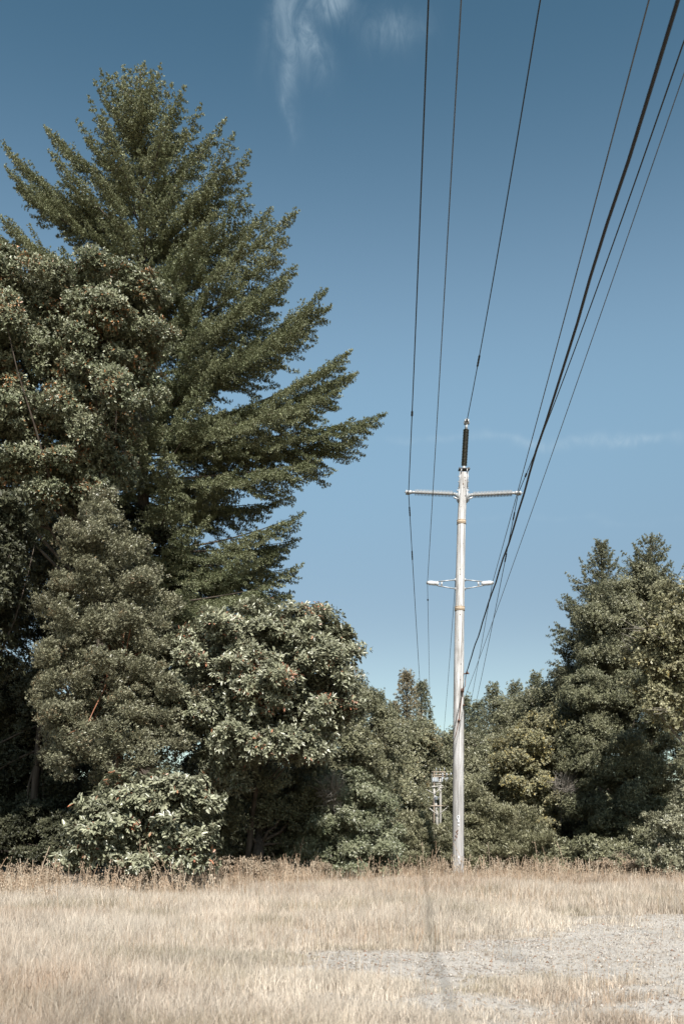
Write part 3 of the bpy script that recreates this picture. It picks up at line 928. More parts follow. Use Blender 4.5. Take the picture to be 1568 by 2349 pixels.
broadleaf('bay_shrub', 'bushy bay shrub between the black trunk and the weathered pole', 'shrub',
          [(790, 1830, 80, 70, 34, 1.4), (860, 1860, 70, 70, 34.5, 1.3), (770, 1920, 90, 60, 34, 1.4), (860, 1940, 70, 50, 34.4, 1.3), (720, 1960, 50, 45, 34, 1.0), (830, 1985, 90, 30, 34, 1.0)],
          'madrone', leaf=0.075, dens=0.85, clump=0.3, base=(820, 34.6), trunk_r=0.1)

# --- centre, behind the pole
broadleaf('oak_tree', 'rounded oak on the slope left of the far crossarm poles', 'tree',
          [(925, 1740, 65, 75, 52, 3), (905, 1815, 50, 55, 50, 2.6), (880, 1830, 60, 60, 48, 2.4), (975, 1725, 28, 40, 56, 2), (905, 1890, 50, 40, 46, 2), (935, 1690, 50, 40, 54, 2.4)],
          'oak', leaf=0.11, dens=0.85, clump=0.6, base=(930, 52), trunk_r=0.25, accent=0.05)
broadleaf('willow_thicket', 'pale willow thicket at the foot of the slope left of the weathered pole', 'shrub',
          [(945, 1908, 50, 38, 40, 1.6), (1005, 1935, 50, 42, 40, 1.6), (930, 1955, 60, 40, 39.5, 1.4), (1000, 1970, 60, 35, 39.5, 1.4), (1035, 1925, 25, 35, 41, 1.2), (900, 1975, 50, 28, 39, 1.2)],
          'willow', leaf=0.11, ratio=0.28, dens=0.8, clump=0.34, slant=(-0.35, -0.1, 0.9), base=(980, 40), trunk_r=0.08, rosette=6)
broadleaf('willow_thicket', 'pale willow thicket at the foot of the slope right of the weathered pole', 'shrub',
          [(1115, 1880, 50, 50, 41, 1.7), (1160, 1900, 70, 50, 41, 1.7), (1110, 1950, 70, 45, 40, 1.5), (1200, 1950, 70, 45, 40, 1.5), (1080, 1850, 40, 40, 42, 1.4), (1240, 1975, 50, 25, 40, 1.2)],
          'willow', leaf=0.11, ratio=0.28, dens=0.8, clump=0.34, slant=(-0.45, -0.1, 0.8), base=(1150, 41), trunk_r=0.08, rosette=6)
broadleaf('oak_tree', 'dull green oak between the weathered pole and the yellowing maple', 'tree',
          [(1100, 1730, 50, 60, 58, 3), (1130, 1790, 70, 60, 54, 3), (1080, 1810, 50, 50, 52, 2.4), (1180, 1700, 60, 50, 60, 3), (1230, 1640, 60, 50, 62, 3), (1170, 1640, 40, 35, 66, 3), (1285, 1590, 60, 45, 60, 3), (1330, 1640, 80, 90, 57, 3)],
          'oak', leaf=0.115, dens=0.85, clump=0.6, base=(1150, 57), trunk_r=0.3)
broadleaf('oak_tree', 'deep green oak behind the far crossarm poles', 'tree',
          [(1030, 1780, 60, 60, 165, 7), (1040, 1850, 60, 55, 150, 6), (1000, 1720, 30, 30, 170, 5), (1055, 1725, 34, 40, 175, 5), (985, 1860, 40, 50, 148, 5)],
          'oak_dark', leaf=0.36, dens=0.9, clump=1.4, base=(1030, 165), trunk_r=0.4)

far_env = lambda s, a=1.0: [(1925, 62 * s, 62 * s * a), (1800, 55 * s, 55 * s * a), (1700, 40 * s, 40 * s * a), (1640, 26 * s, 26 * s * a), (1600, 14 * s, 14 * s * a), (1575, 5, 5)]
def small_conifer(name, label, px, Y, top, s, mat='fir_far', nbr=90, grow=None):
    env = [(1800, 60 * s, 60 * s), (top + 0.62 * (1925 - top), 56 * s, 56 * s), (top + 0.3 * (1925 - top), 38 * s, 38 * s),
           (top + 0.12 * (1925 - top), 20 * s, 20 * s), (top + 5, 4 * s, 4 * s)]
    f = Y / 85
    return conifer(name, label, px, Y, top, env, mat=mat, nbr=nbr, tuft=0.24 * f, spacing=0.19 * f, kk=7, rise=(0.6, 0.1), lmin=0.35 * f, trunk_r=0.25 * f, step=0.34 * f, shoot=1.3 * f, group=grow, nratio=0.24)

G = 'conifers standing along the skyline behind the poles'
small_conifer('fir_tree', 'small dark bushy fir, first on the skyline right of the glossy madrone', 868, 140, 1588, 0.75, grow=G)
small_conifer('redwood_tree', 'brownish conifer, the tallest on the skyline left of the weathered pole', 932, 150, 1542, 0.95, 'fir_brown', 110, G)
small_conifer('fir_tree', 'narrow dark fir directly right of the brownish skyline conifer', 966, 158, 1566, 0.75, grow=G)
small_conifer('fir_tree', 'tiny dark fir tip in the sky gap just left of the weathered pole', 1018, 200, 1700, 0.4, grow=G, nbr=50)
small_conifer('fir_tree', 'flat-branched fir directly behind the weathered pole, its limbs poking out at the left', 1064, 178, 1600, 0.72, grow=G)
small_conifer('fir_tree', 'pointed fir, second on the skyline right of the weathered pole', 1130, 150, 1570, 0.95, grow=G)
small_conifer('fir_tree', 'paler blunt fir, third on the skyline right of the weathered pole', 1180, 156, 1566, 0.9, grow=G)
small_conifer('fir_tree', 'greyish fir, last on the skyline before the tall oak group on the right', 1228, 145, 1545, 0.9, grow=G)
small_conifer('fir_tree', 'low fir filling the skyline between the weathered pole and the pointed fir', 1095, 170, 1612, 0.8, grow=G)
small_conifer('fir_tree', 'dim fir just behind the left shoulder of the brownish skyline conifer', 900, 165, 1612, 0.9, grow=G)

# --- right-hand side
rfir = [(1560, 105, 120), (1480, 100, 112), (1420, 88, 98), (1370, 70, 76), (1320, 40, 42), (1280, 22, 22), (1250, 6, 6)]
conifer('fir_tree', 'fir with long ragged left limbs rising left of the two firs above the oaks', 1378, 56, 1243, rfir + [(1620, 105, 100)], mat='fir_far', nbr=230, tuft=0.13, spacing=0.10, kk=9, nratio=0.24, lmin=0.25,
        extra=[(1306, 1322, 0, .6), (1296, 1375, -1, .5), (1288, 1385, 1, .45), (1284, 1440, 0, .3), (1270, 1448, -1, .3), (1276, 1490, 1, .15), (1272, 1525, 0, .1), (1335, 1290, 0, .9), (1410, 1288, 0, .9), (1284, 1530, -1, 0)],
        trunk_r=0.3, step=0.23, shoot=1.5, rise=(0.9, 0.1))
conifer('fir_tree', 'dense dark fir rising right of its ragged neighbour above the oaks', 1490, 60, 1230, [(1600, 85, 85), (1560, 80, 80), (1450, 62, 70), (1380, 48, 62), (1320, 46, 50), (1280, 42, 44), (1250, 30, 36), (1235, 8, 8)],
        mat='fir_far', nbr=230, tuft=0.13, spacing=0.10, kk=9, nratio=0.24, lmin=0.25, extra=[(1434, 1275, 0, .8), (1420, 1302, 0, .8), (1455, 1252, 0, 1), (1528, 1265, 0, 1), (1534, 1300, 0, .9), (1532, 1350, 0, .6)], trunk_r=0.3, step=0.23, shoot=1.3, rise=(0.9, 0.3))
broadleaf('oak_tree', 'olive green oak in front of the two tall firs on the right', 'tree',
          [(1440, 1370, 70, 60, 52, 2.4), (1410, 1450, 90, 70, 51, 2.6), (1480, 1420, 70, 80, 52, 2.4), (1385, 1500, 48, 50, 51, 2), (1500, 1500, 80, 80, 51, 2.4), (1430, 1530, 90, 40, 51, 2.4), (1365, 1440, 25, 35, 52, 1.5)],
          'oak', leaf=0.092, dens=0.9, clump=0.5, base=(1440, 52), trunk_r=0.3, holes=0.03)
broadleaf('oak_tree', 'large dark oak with deep hollows below the olive oak on the right', 'tree',
          [(1370, 1610, 90, 80, 45, 2.2), (1460, 1640, 90, 90, 44.5, 2.2), (1330, 1700, 60, 70, 45, 1.8), (1400, 1740, 90, 80, 43, 2.2), (1500, 1770, 90, 90, 42, 2.2),
           (1400, 1860, 90, 70, 41.5, 2), (1490, 1890, 90, 70, 40.5, 2), (1560, 1650, 70, 90, 44, 2), (1320, 1600, 45, 50, 46, 1.5), (1430, 1950, 70, 40, 40.5, 1.5)],
          'oak_dark', leaf=0.085, dens=0.9, clump=0.42, base=(1400, 44), trunk_r=0.3, holes=0.06)
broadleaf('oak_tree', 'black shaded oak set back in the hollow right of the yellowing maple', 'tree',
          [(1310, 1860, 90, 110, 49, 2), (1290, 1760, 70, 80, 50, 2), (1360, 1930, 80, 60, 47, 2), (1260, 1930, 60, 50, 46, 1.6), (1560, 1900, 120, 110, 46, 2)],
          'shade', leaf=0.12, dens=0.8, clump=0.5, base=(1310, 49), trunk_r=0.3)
broadleaf('maple_tree', 'yellowing pale maple left of the dark hollow on the right', 'tree',
          [(1250, 1670, 55, 50, 47, 1.8), (1200, 1730, 65, 55, 46.5, 2), (1270, 1740, 50, 60, 46.5, 1.8), (1190, 1800, 60, 50, 46, 1.9), (1240, 1830, 50, 60, 45.5, 1.7), (1160, 1760, 30, 40, 47, 1.2), (1215, 1890, 45, 40, 45, 1.4)],
          'maple', leaf=0.10, ratio=0.6, dens=0.8, clump=0.4, accent=0.13, base=(1220, 47), trunk_r=0.18, bark='bark_pale', holes=0.08)
broadleaf('maple_tree', 'pale leafy maple with bare white twigs cut by the right edge', 'tree',
          [(1530, 1430, 60, 60, 36, 1.5), (1570, 1360, 40, 40, 36, 1.2), (1500, 1500, 60, 55, 36, 1.5), (1560, 1520, 60, 60, 36, 1.5), (1510, 1580, 60, 45, 36, 1.4), (1570, 1620, 60, 60, 36, 1.4), (1600, 1450, 70, 120, 36.5, 1.5), (1490, 1560, 30, 40, 36, .8)],
          'maple', leaf=0.12, ratio=0.55, dens=0.65, clump=0.36, accent=0.03, base=(1640, 36.6), trunk_r=0.16, bark='bark_pale', holes=0.12, bare_tw=26)
broadleaf('willow_shrub', 'silvery grey shrub at the right edge beside the dry grass', 'shrub',
          [(1540, 1900, 50, 50, 35.5, 1.1), (1560, 1960, 60, 45, 35.3, 1.1), (1510, 1965, 40, 40, 35.3, .9), (1590, 1880, 50, 80, 35.8, 1.2)],
          'oak_grey', leaf=0.10, ratio=0.35, dens=0.85, clump=0.28, base=(1555, 35.8), trunk_r=0.07)
broadleaf('oak_shrub', 'low green shrub in front of the dark hollow right of the pole', 'shrub',
          [(1290, 1965, 60, 35, 40, 1.2), (1370, 1960, 40, 45, 39, 1.1), (1440, 1975, 60, 40, 38, 1.2), (1480, 1940, 40, 50, 38.5, 1.1)],
          'oak', leaf=0.10, dens=0.75, clump=0.32, base=(1380, 39.5), trunk_r=0.07, holes=0.1)
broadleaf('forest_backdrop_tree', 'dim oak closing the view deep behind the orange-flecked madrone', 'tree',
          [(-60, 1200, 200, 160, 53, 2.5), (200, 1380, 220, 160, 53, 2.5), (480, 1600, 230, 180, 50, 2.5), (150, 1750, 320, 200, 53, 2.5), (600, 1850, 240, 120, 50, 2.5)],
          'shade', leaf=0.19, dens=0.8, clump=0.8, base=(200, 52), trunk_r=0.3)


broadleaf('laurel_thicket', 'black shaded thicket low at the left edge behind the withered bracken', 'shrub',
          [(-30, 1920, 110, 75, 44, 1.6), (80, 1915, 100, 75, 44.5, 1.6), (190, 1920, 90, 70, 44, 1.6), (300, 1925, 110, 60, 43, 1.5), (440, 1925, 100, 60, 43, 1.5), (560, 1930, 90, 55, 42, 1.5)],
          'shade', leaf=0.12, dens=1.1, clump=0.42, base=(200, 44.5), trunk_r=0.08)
for lab, x_, y_, rx_, ry_, Y_ in (('brown dead bracken clump at the foot of the glossy madrone', 560, 1985, 60, 22, 31),
                                  ('rusty bracken clump at the grass edge under the bay shrub', 700, 1990, 45, 22, 33),
                                  ('dry bracken clump at the grass edge before the dark hollow on the right', 1420, 1985, 60, 20, 36),
                                  ('withered bracken clump in the shade at the left end of the grass edge', 70, 2005, 55, 18, 28.5)):
    broadleaf('bracken', lab, 'bracken', [(x_, y_, rx_, ry_, Y_, .5), (x_ + rx_ * .7, y_ + 6, rx_ * .5, ry_ * .8, Y_ - .3, .4)], 'weed', leaf=0.07, ratio=0.35, dens=0.35, clump=0.2,
              base=(x_, Y_ + .2), trunk_r=0.02, holes=0.35, limbs=20, rosette=5)


def distant_woods():
    n = 30000
    X = RNG.random(n) * 190 - 100
    hgt = 9.5 + 4.5 * vnoise(X, X * 0 + 3, 0.12, 90) + 2.5 * vnoise(X, X * 0 + 9, 0.5, 91)
    Z = RNG.random(n) ** 0.8 * hgt
    Y = 205 + 9 * RNG.random(n) + 5 * vnoise(X, Z, 0.3, 92)
    P = np.stack([X, Y, Z], -1)
    L = 0.9 + 0.8 * RNG.random(n)
    tv = np.stack([RNG.random(n), 0.8 + 0.4 * RNG.random(n), RNG.random(n) * 0], -1)
    V, Fl, lt, T = leaf_faces(P, rand_unit(n), norm(rand_unit(n) + np.array([0, -0.5, 0.6])), L, L * 0.6, tv)
    o = link_mesh('distant_woods', V, Fl, lt, M['oak_dark'], tint=T)
    tag(o, 'far dark wood glimpsed low between the nearer trees', 'woods', kind='stuff')

distant_woods()


def twig_bush(label, px, py, rx, ry, Y):
    c_ = W(px, py, Y)
    mb = MB()
    r = np.array([rx / F * Y, 0.6, ry / F * Y])
    b0 = np.array([c_[0], c_[1] + 0.5, c_[2] - r[2] * 1.1])
    for _ in range(150):
        e = c_ + rand_unit(1)[0] * r * random.uniform(0.6, 1.1)
        s = b0 + RNG.normal(size=3) * 0.15
        md = s * 0.5 + e * 0.5 + RNG.normal(size=3) * 0.12
        mb.tube(np.array([s, md, e]), [0.012, 0.010, 0.006], 4, cap=False)
        for _ in range(3):
            q = e + RNG.normal(size=3) * 0.16
            mb.tube(np.array([md * .4 + e * .6, q]), [0.008, 0.005], 4, cap=False)
    mb.tube(np.array([[b0[0] + .2, b0[1] + .9, -0.2], [b0[0] + .1, b0[1] + .7, b0[2] * .6], b0]), [0.03, 0.025, 0.02], 6)
    o = mb.build('dead_bush', M['twig'])
    tag(o, label, 'dead bush', 'leafless grey bushes')

twig_bush('leafless grey bush caught in the dark hollow beside the yellowing maple', 1293, 1800, 26, 34, 43.6)
twig_bush('wispy leafless grey bush on top of the bay shrub left of the pole', 762, 1812, 26, 36, 33.0)


# ------------------------------------------------------------------ the weathered utility pole
PY = 35.0
def PP(px, py, dy=0.0):
    q = W(px, py, PY)
    return np.array([q[0], PY + dy, q[2]])
base = PP(1049.5, 1925); base[2] = 0.0
pole = thing('utility_pole', 'tall weathered white wooden pole with three long post insulators, standing in dry grass', 'utility pole', tuple(base))
ks = [(1049.4, 2060, 13.6), (1049.8, 2007, 13.3), (1050.3, 1800, 12.9), (1051, 1620, 12.1), (1052.7, 1443, 11.1), (1054.6, 1337, 10.5), (1057.5, 1200, 9.6), (1060.5, 1135, 9.1), (1062.6, 1085, 8.8)]
yy_ = np.linspace(2045, 1085, 60)
kx = np.interp(-yy_, [-k[1] for k in ks], [k[0] for k in ks]); kr = np.interp(-yy_, [-k[1] for k in ks], [k[2] for k in ks])
pts = np.array([PP(a, b_) for a, b_ in zip(kx, yy_)])
mb = MB().tube(pts, kr / F * PY, 20)
mb.build('shaft', M['pole'], pole, smooth=True)
def pole_x(py): return float(np.interp(-py, [-k[1] for k in ks], [k[0] for k in ks]))
def pole_r(py): return float(np.interp(-py, [-k[1] for k in ks], [k[2] for k in ks])) / F * PY
for py in (1198, 1396.5):
    c_ = PP(pole_x(py), py); r = pole_r(py) + 0.008
    mb = MB().lathe(c_ - [0.002, 0, 0.07], c_ + [0.002, 0, 0.07], [(0, r), (0, r + .006), (1, r + .005), (1, r)], 20)
    for dz in (-0.06, 0.06):
        mb.lathe(c_ + [0, 0, dz - .006], c_ + [0, 0, dz + .006], [(0, r + .004), (0, r + .012), (1, r + .012), (1, r + .004)], 20)
    mb.build('band', M['band'], pole)
# bolts, nails and knots on the front
for i, (dx, py, s) in enumerate([(2, 1098, .016), (-1, 1113, .02), (1, 1121, .015), (4, 1105, .014), (-2, 1308, .014), (-1, 1320, .014), (2, 1390, .014), (0, 1412, .016), (3, 1525, .016), (2, 1561, .014),
                                 (5, 1140, .018), (-4, 1165, .012), (3, 1250, .010), (-3, 1470, .012)]):
    r = pole_r(py); x_off = dx / F * PY
    front = -math.sqrt(max(r * r - x_off ** 2, 0))
    c_ = PP(pole_x(py) + dx, py, front)
    MB().lathe(c_ + [0, 0.01, 0], c_ - [0, s * .7, 0], [(0, s), (.8, s), (1, s * .5)], 8).build('bolt', M['rust'] if i % 2 else M['steel_dark'], pole)

def shed_profile(n, r_core, r_shed, alt=0.85):
    pr = [(0, r_core)]
    for k in range(n):
        a = (k + 0.15) / n
        rs = r_shed if k % 2 == 0 else r_shed * alt
        pr += [(a, r_core), (a + 0.18 / n, rs), (a + 0.34 / n, rs), (a + 0.62 / n, r_core)]
    pr.append((1, r_core))
    return pr

# top vertical post
ins = thing_part = None
def sub(name, mb, mat, par, smooth=False): return mb.build(name, M[mat], par, smooth)
a, b_ = PP(1063.6, 1068), PP(1068.3, 985)
top_ins = sub('post_insulator', MB().lathe(a, b_, shed_profile(27, 0.062, 0.105, 0.95), 18), 'rubber', pole, False)
top_ins['label'] = 'dark upright ribbed insulator on top of the pole'
sub('end_fitting', MB().lathe(PP(1063.2, 1075), a, [(0, .085), (.25, .085), (.3, .06), (1, .06)], 12), 'steel', top_ins)
t1 = PP(1069, 974)
sub('end_fitting', MB().lathe(b_, t1, [(0, .05), (1, .045)], 12), 'steel', top_ins)
c_ = PP(1069.4, 971)
mb = MB().box(c_ - [0.09, 0, .01], c_ + [0.09, 0, .01], 0.10, 0.07).box(c_ + [-0.05, -0.1, .06], c_ + [-0.05, .1, .06], 0.05, 0.09).box(c_ + [0.05, -0.1, .06], c_ + [0.05, .1, .06], 0.05, 0.09)
mb.lathe(c_ + [-.11, 0, .035], c_ + [.11, 0, .035], [(0, .018), (1, .018)], 8).lathe(c_ + [0, -.16, .09], c_ + [0, .16, .09], [(0, .03), (.3, .045), (.7, .045), (1, .03)], 10)
sub('clamp', mb, 'steel', top_ins)
# pole-top bracket: plate on legs strapped down the shaft
c_ = PP(1063.3, 1077)
mb = MB().box(c_ - [0.19, 0, 0], c_ + [0.19, 0, 0], 0.26, 0.03)
mb.box(c_ + [-0.19, -.12, .0], c_ + [-0.13, -.12, -0.02], 0.05, 0.07).box(c_ + [0.13, -.12, -.02], c_ + [0.19, -.12, 0], 0.05, 0.07)
sub('top_plate', mb, 'steel_dark', pole)
for s in (-1, 1):
    mb = MB().box(c_ + [s * 0.142, -0.04, -0.02], PP(pole_x(1122), 1122) + [s * 0.150, -0.04, 0], 0.022, 0.10, (0, 1, 0))
    mb.box(c_ + [s * 0.10, -0.13, -0.02], PP(pole_x(1086), 1086) + [s * 0.10, -0.13, 0], 0.03, 0.03, (0, 1, 0))
    for py in (1094, 1106, 1120):
        q = PP(pole_x(py), py)
        mb.lathe(q + [s * .13, -.04, 0], q + [s * .19, -.04, 0], [(0, .02), (1, .02)], 6)
    sub('bracket_leg', mb, 'steel', pole)

# long horizontal posts
for s, x0, y0, x1, y1 in ((-1, 1043.5, 1134, 944, 1129.5), (1, 1078, 1136, 1180, 1131.2)):
    a, b_ = PP(x0, y0, -0.02), PP(x1, y1, -0.02)
    o = sub('post_insulator', MB().lathe(a, b_, [(0, .055), (.06, .055)] + [(0.06 + .88 * t_, r) for t_, r in shed_profile(27, .046, .112, 1.0)] + [(.97, .05), (1, .05)], 16), 'poly', pole)
    o['label'] = 'long grey ribbed insulator pointing ' + ('left' if s < 0 else 'right')
    px0 = PP(pole_x(1137), 1137)
    mb = MB().lathe(px0 + [s * .13, -.02, -.02], a, [(0, .13), (.3, .12), (.45, .09), (.8, .06), (1, .055)], 12)
    mb.box(px0 + [s * .14, -.05, .19], px0 + [s * .15, -.05, -.24], 0.05, 0.20, (0, 1, 0))
    mb.box(px0 + [s * .17, -.14, -.17], px0 + [s * .34, -.14, -.10], 0.04, 0.05)
    for dz in (.16, -.2):
        mb.lathe(px0 + [s * .15, -.06, dz], px0 + [s * .22, -.06, dz], [(0, .025), (1, .025)], 6)
    sub('mounting_base', mb, 'steel', o)
    mb = MB().lathe(b_, b_ + [s * .12, 0, 0.005], [(0, .06), (.5, .07), (1, .05)], 10)
    e = b_ + [s * .14, 0, 0]
    mb.box(e + [-.05, 0, .06], e + [-.05, 0, -.07], .05, .12, (0, 1, 0)).box(e + [.05, 0, .05], e + [.05, 0, -.07], .05, .12, (0, 1, 0))
    mb.lathe(e - [.12, 0, .0], e + [.14, 0, 0], [(0, .018), (1, .018)], 8).lathe(e + [0, -.15, -.02], e + [0, .15, -.02], [(0, .03), (.3, .045), (.7, .045), (1, .03)], 10)
    sub('clamp', mb, 'steel', o)

# lower pair on A-shaped brackets
for s, xp, xq in ((-1, 1043.6, 1004.5), (1, 1065, 1103.5)):
    up0, up1 = PP(xp, 1331, -.05), PP(xq + s * 0.3, 1334.8, -.05)
    dn0, dn1 = PP(xp - s * 0.3, 1351.5, -.05), PP(xq + s * 1.2, 1344.5, -.05)
    mb = MB().box(up0, up1, .05, .028).box(dn0, dn1, .05, .028)
    for k in (0.0, 0.09):
        q0, q1 = up1 - [s * k * 1.4, 0, 0], dn1 - [s * k * 1.4, 0, 0]
        mb.box(q0, q1, .06, .03, (0, 1, 0))
    mb.box(up0 + [s * .01, 0, .05], up0 - [-s * .01, 0, .05], .05, .03, (0, 1, 0)).box(dn0 + [s * .01, 0, .04], dn0 - [-s * .01, 0, .05], .05, .03, (0, 1, 0))
    o = sub('bracket', mb, 'steel', pole)
    a = PP(xq + s * 0.8, 1339.6, -.05); b_ = PP(xq + s * 24.5, 1337.5, -.05)
    i_ = sub('pin_insulator', MB().lathe(a, b_, [(0, .05), (.04, .06)] + [(.05 + .85 * t_, r) for t_, r in shed_profile(7, .062, .095, 1.0)] + [(.92, .055), (1, .06)], 16), 'porcelain', o)
    i_['label'] = 'white porcelain insulator at the bracket end'
    sub('cap', MB().lathe(b_, b_ + [s * .05, 0, 0], [(0, .062), (.6, .062), (1, .02)], 12), 'steel', i_)

# cable hardware on the right flank and front
q = PP(1066.5, 1546, -.10)
mb = MB().box(q + [-.06, 0, -.01], q + [.12, 0, .0], .06, .035).lathe(q + [.05, -.06, .03], q + [.05, .06, .03], [(0, .035), (1, .035)], 8)
sub('cable_bracket', mb, 'rust', pole)
q = PP(1058.5, 1587, -.24)
mb = MB().box(q + [.0, 0, .08], q + [-.01, 0, -.05], .10, .10, (0, 1, 0))
sub('cable_clamp', mb, 'rust', pole)
q = PP(1061.8, 1619, -.17); sub('bolt', MB().lathe(q + [0, .05, 0], q - [0, .05, 0], [(0, .035), (1, .035)], 8), 'rust', pole)
q = PP(1050.3, 1654, -.22); sub('eye_bolt', MB().lathe(q + [0, .06, 0], q - [0, .05, 0], [(0, .03), (.5, .05), (1, .03)], 8), 'rust', pole)
drop = [PP(1067.2, 1546, -.12), PP(1065.4, 1560, -.16), PP(1064.8, 1575, -.17), PP(1058.5, 1586, -.24), PP(1055, 1612, -.235), PP(1051.5, 1640, -.225), PP(1050.2, 1655, -.225), PP(1044, 1684, -.19), PP(1038.4, 1704, -.04)]
sub('cable_tail', MB().tube(drop, .014, 6), 'rust', pole)
# ground wire stapled down the front
gw = []
for py in np.arange(1150, 1900, 25):
    r = pole_r(py); xo = (0.25 + 0.35 * math.sin(py * .006)) * r
    gw.append(PP(pole_x(py), py, -math.sqrt(r * r - xo * xo) - 0.004) + [xo, 0, 0])
sub('ground_wire', MB().tube(gw, .005, 5), 'steel_dark', pole)
# tags and scars near the foot
def on_pole(px, py): 
    r = pole_r(py); xo = (px - pole_x(py)) / F * PY
    return PP(px, py, -math.sqrt(max(r * r - xo * xo, 0)) - .006)
q = on_pole(1048.5, 1876)
mb = MB()
ang = np.linspace(0, 2 * math.pi, 14)
mb.tube([q + [.045 * math.cos(t_), -.004, .07 * math.sin(t_)] for t_ in ang], .014, 5, cap=False)
sub('number_tag', mb, 'tag', pole)
for px, py, hh in ((1049.3, 1885, .05), (1050, 1967, .05), (1049.5, 1893, .03)):
    q = on_pole(px, py)
    sub('tag', MB().box(q + [0, .0, hh], q - [0, 0, hh], .05, .008, (0, 1, 0)), 'tag', pole)
for k, (px, py) in enumerate([(1044.5, 1908), (1046.5, 1912), (1043, 1917), (1045, 1920), (1041.5, 1926), (1047, 1905)]):
    q = on_pole(px, py)
    sub('bark_scar', MB().lathe(q + [.01, .01, .03], q + [0, -.008, -.045], [(0, .008), (.4, .026), (1, .006)], 6), 'rust', pole)


# ------------------------------------------------------------------ wires
def wire(label, near_tip, att, far, r, mat='wire', sag_n=0.25, sag_f=1.2, wob=0.0, name='power_line', cat='wire', splices=(), zlock=None, grp='wires strung from the weathered pole'):
    """near_tip: (px, py, Y) where it leaves the photo; att: world point at the pole; far: (px, py, Y) or None"""
    P0 = W(*near_tip)
    d = P0 - att
    k = (35.0 + 30.0) / (35.0 - near_tip[2])
    pts = []
    nn = 70
    for t_ in np.linspace(k, 0, nn):
        p = att + d * t_
        if t_ > 1: p[2] = (att + d)[2] + (d[2] * 0.4) * (t_ - 1)
        else: p[2] -= sag_n * 4 * t_ * (1 - t_)
        if wob and 0.02 < t_ < 1.1:
            p[0] += wob * (math.sin(t_ * 34) * .5 + math.sin(t_ * 61 + 1) * .3 + 1.6 * math.exp(-((t_ - .53) / .05) ** 2))
        pts.append(p)
    if far is not None:
        E = W(*far)
        for t_ in np.linspace(0, 1, 40)[1:]:
            p = att + (E - att) * t_
            p[2] -= sag_f * 4 * t_ * (1 - t_)
            pts.append(p)
    pts = np.array(pts)
    o = MB().tube(pts, r, 6).build(name, M[mat], None, smooth=True)
    tag(o, label, cat, grp)
    # armour rods and splices sit on the wire
    sl = np.concatenate([[0], np.cumsum(np.linalg.norm(np.diff(pts, axis=0), axis=1))])
    for (Yc, ln, rr) in splices:
        i0 = np.interp(0, [0], [0])
        yv = pts[:, 1]
        s_c = np.interp(Yc, yv, sl) if yv[-1] > yv[0] else 0
        ss = np.linspace(s_c - ln / 2, s_c + ln / 2, 9)
        pp = np.stack([np.interp(ss, sl, pts[:, k_]) for k_ in range(3)], -1)
        MB().tube(pp, [rr * .5, rr, rr * .8, rr, rr * .8, rr, rr * .8, rr, rr * .5], 6).build('splice', M['wire'], o)
    return o

A1 = PP(936.4, 1130, -.02); A4 = PP(1187.5, 1131.5, -.02); A3 = PP(1069.8, 967, 0)
A2 = PP(979.5, 1337, -.05); A5 = PP(1128.3, 1337, -.05)
wire('dark conductor on the long left insulator, leftmost of the wires overhead', (982, 0, 15.4), A1, (979, 1795, 140), .014, splices=((28.6, .3, .035), (36.6, .9, .03), (41, 1.1, .03)))
wire('dark conductor on the upright top insulator, third wire from the left overhead', (1238, 0, 17.7), A3, (1008, 1772, 140), .014, splices=((30.3, .8, .034),))
wire('dark conductor on the long right insulator, beside the thick black cable', (1568, 93, 15.1), A4, (1046, 1785, 140), .014, splices=((33.0, .35, .035), (37, .8, .03), (41.3, 1.1, .034)))
wire('faint grey wire on the left porcelain insulator, second wire from the left overhead', (1057, 0, 10.9), A2, (990, 1800, 140), .0085, 'wire_alu', sag_n=.08, splices=((37, .12, .03),))
wire('faint grey wire on the right porcelain insulator, nearest left of the thick black cable', (1487, 0, 10.9), A5, (1034, 1800, 140), .010, 'wire_alu', sag_n=.08, splices=((37, .12, .03),))
wire('thick black wavy cable descending to the right flank of the pole', (1553, 0, 7.8), PP(1067.5, 1545, -.12), None, .0185, 'cable', sag_n=.05, wob=.018, name='communication_cable', cat='cable')
wire('thinnest faint line, rightmost overhead, passing low behind the pole', (1568, 167, 11.5), PP(1066, 1602, .25), (1030, 1790, 140), .007, 'wire_alu', sag_n=.1, sag_f=.6)


# ------------------------------------------------------------------ distant crossarm poles
def q2(cx, cy, Y):   # crop coordinates of a close look at the far poles
    return W((1480 + cx * .14895) * .6272, (2750 + cy * .14895) * .6272, Y)

YB = 128.0
b0 = q2(862, 1100, YB); b0[2] = -2
pB = thing('utility_pole', 'far grey pole with stacked crossarms and a row of insulators behind the near pole', 'utility pole', tuple(b0))
sub('shaft', MB().tube([b0, q2(870, 1090, YB), q2(862, 480, YB)], [.17, .16, .13], 8), 'far_wood', pB, True)
for cx0, cy0, cx1, cy1 in ((660, 495, 995, 492), (600, 572, 1150, 556), (730, 615, 995, 610)):
    sub('crossarm', MB().box(q2(cx0, cy0, YB - .2), q2(cx1, cy1, YB - .2), .12, .13), 'far_arm', pB)
for cx0, cy0, cx1, cy1 in ((680, 742, 1120, 738), (750, 788, 880, 785), (790, 888, 980, 884)):
    sub('crossarm', MB().box(q2(cx0, cy0, YB - .2), q2(cx1, cy1, YB - .2), .10, .11), 'far_wood', pB)
for cx0, cy0, cx1, cy1 in ((985, 500, 900, 560), (985, 622, 890, 690), (740, 622, 840, 690)):
    sub('brace', MB().box(q2(cx0, cy0, YB - .3), q2(cx1, cy1, YB - .3), .05, .06), 'far_arm', pB)
for cx, cy0, cy1 in ((967, 380, 490), (768, 390, 490), (858, 400, 490), (710, 370, 490)):
    sub('pin', MB().tube([q2(cx, cy0, YB - .2), q2(cx, cy1, YB - .2)], .035, 6), 'steel', pB)
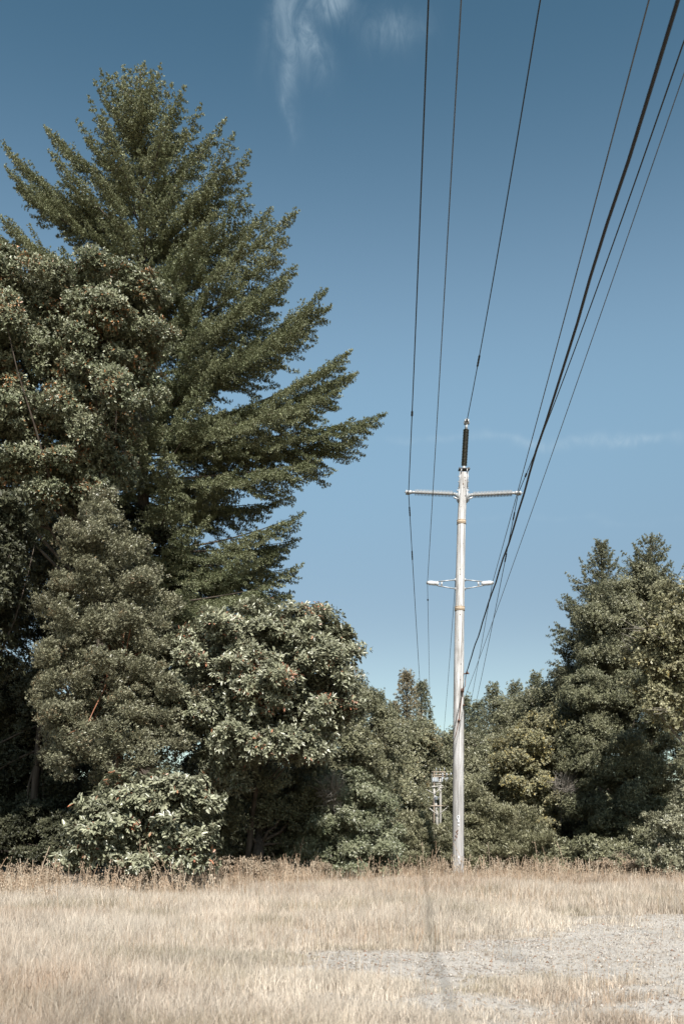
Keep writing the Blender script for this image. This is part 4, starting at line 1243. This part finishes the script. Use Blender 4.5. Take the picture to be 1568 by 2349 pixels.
for cx in (690, 730, 765, 800, 910, 940, 980, 1010, 1045, 1075, 1110):
    p = q2(cx, 740, YB - .25)
    sub('insulator', MB().lathe(p + [0, 0, .0], p + [0, 0, .62], [(0, .07), (.2, .13), (.3, .07), (.5, .14), (.6, .07), (.8, .12), (1, .05)], 8), 'far_glaze', pB)
for cx in (922, 1022, 1128):
    p = q2(cx, 620, YB - .25)
    sub('insulator', MB().lathe(p, p + [0, 0, .55], [(0, .08), (1, .08)], 8), 'far_glaze', pB)
b0 = q2(712, 900, YB + 14); b0[2] = -2
pC = thing('utility_pole', 'far thin reddish pole standing behind the left ends of the stacked crossarms', 'utility pole', tuple(b0))
sub('shaft', MB().tube([b0, q2(712, 480, YB + 14), q2(705, 390, YB + 14)], [.15, .12, .09], 8), 'far_arm', pC, True)
sub('drop_wire', MB().tube([q2(655, 500, YB + 13), q2(665, 960, YB + 13)], .03, 5), 'steel', pC)
sub('drop_wire', MB().tube([q2(740, 640, YB + 13), q2(775, 500, YB + 13)], .03, 5), 'steel', pC)

YA = 112.0
b0 = q2(800, 1560, YA); b0[2] = 0
pA = thing('utility_pole', 'far leaning grey pole with V-braced crossarms and ribbed bushings above the willows', 'utility pole', tuple(b0))
sub('shaft', MB().tube([b0, q2(782, 1500, YA), q2(700, 830, YA)], [.17, .16, .12], 8), 'far_wood', pA, True)
for cx0, cy0, cx1, cy1 in ((465, 882, 930, 828), (515, 1330, 1095, 1318)):
    sub('crossarm', MB().box(q2(cx0, cy0, YA - .2), q2(cx1, cy1, YA - .2), .12, .13), 'far_wood' if cy0 < 1000 else 'far_arm', pA)
for cx0, cy0, cx1, cy1 in ((480, 892, 715, 1030), (855, 900, 735, 1015), (560, 1352, 800, 1545), (1070, 1335, 820, 1545)):
    sub('brace', MB().box(q2(cx0, cy0, YA - .3), q2(cx1, cy1, YA - .3), .07, .11), 'far_wood', pA)
for cx, cy0, cy1, r in ((545, 1200, 1300, .20), (765, 1095, 1175, .20), (1062, 1190, 1280, .17)):
    sub('bushing', MB().lathe(q2(cx, cy1, YA - .3), q2(cx, cy0, YA - .3), shed_profile(4, r * .7, r * 1.1, 1), 10), 'far_glaze', pA)
sub('pin', MB().tube([q2(470, 875, YA - .2), q2(470, 805, YA - .2)], .045, 6), 'steel', pA)
sub('drop_wire', MB().tube([q2(476, 890, YA - .2), q2(492, 1330, YA - .2)], .025, 5), 'steel', pA)
sub('crosspiece', MB().box(q2(690, 1135, YA - .25), q2(870, 1105, YA - .25), .05, .06), 'steel', pA)
sub('switch_arm', MB().box(q2(785, 1345, YA - .4), q2(835, 1355, YA - .4), .09, .14), 'steel_dark', pA)
sub('fuse', MB().tube([q2(582, 1100, YA - .3), q2(572, 1180, YA - .3)], .05, 6), 'far_glaze', pA)

scene.cycles.max_bounces = 6
scene.cycles.diffuse_bounces = 2
scene.cycles.glossy_bounces = 2
scene.cycles.transmission_bounces = 3
scene.cycles.transparent_max_bounces = 4
print('faces', sum(len(o.data.polygons) for o in bpy.data.objects if o.type == 'MESH'))
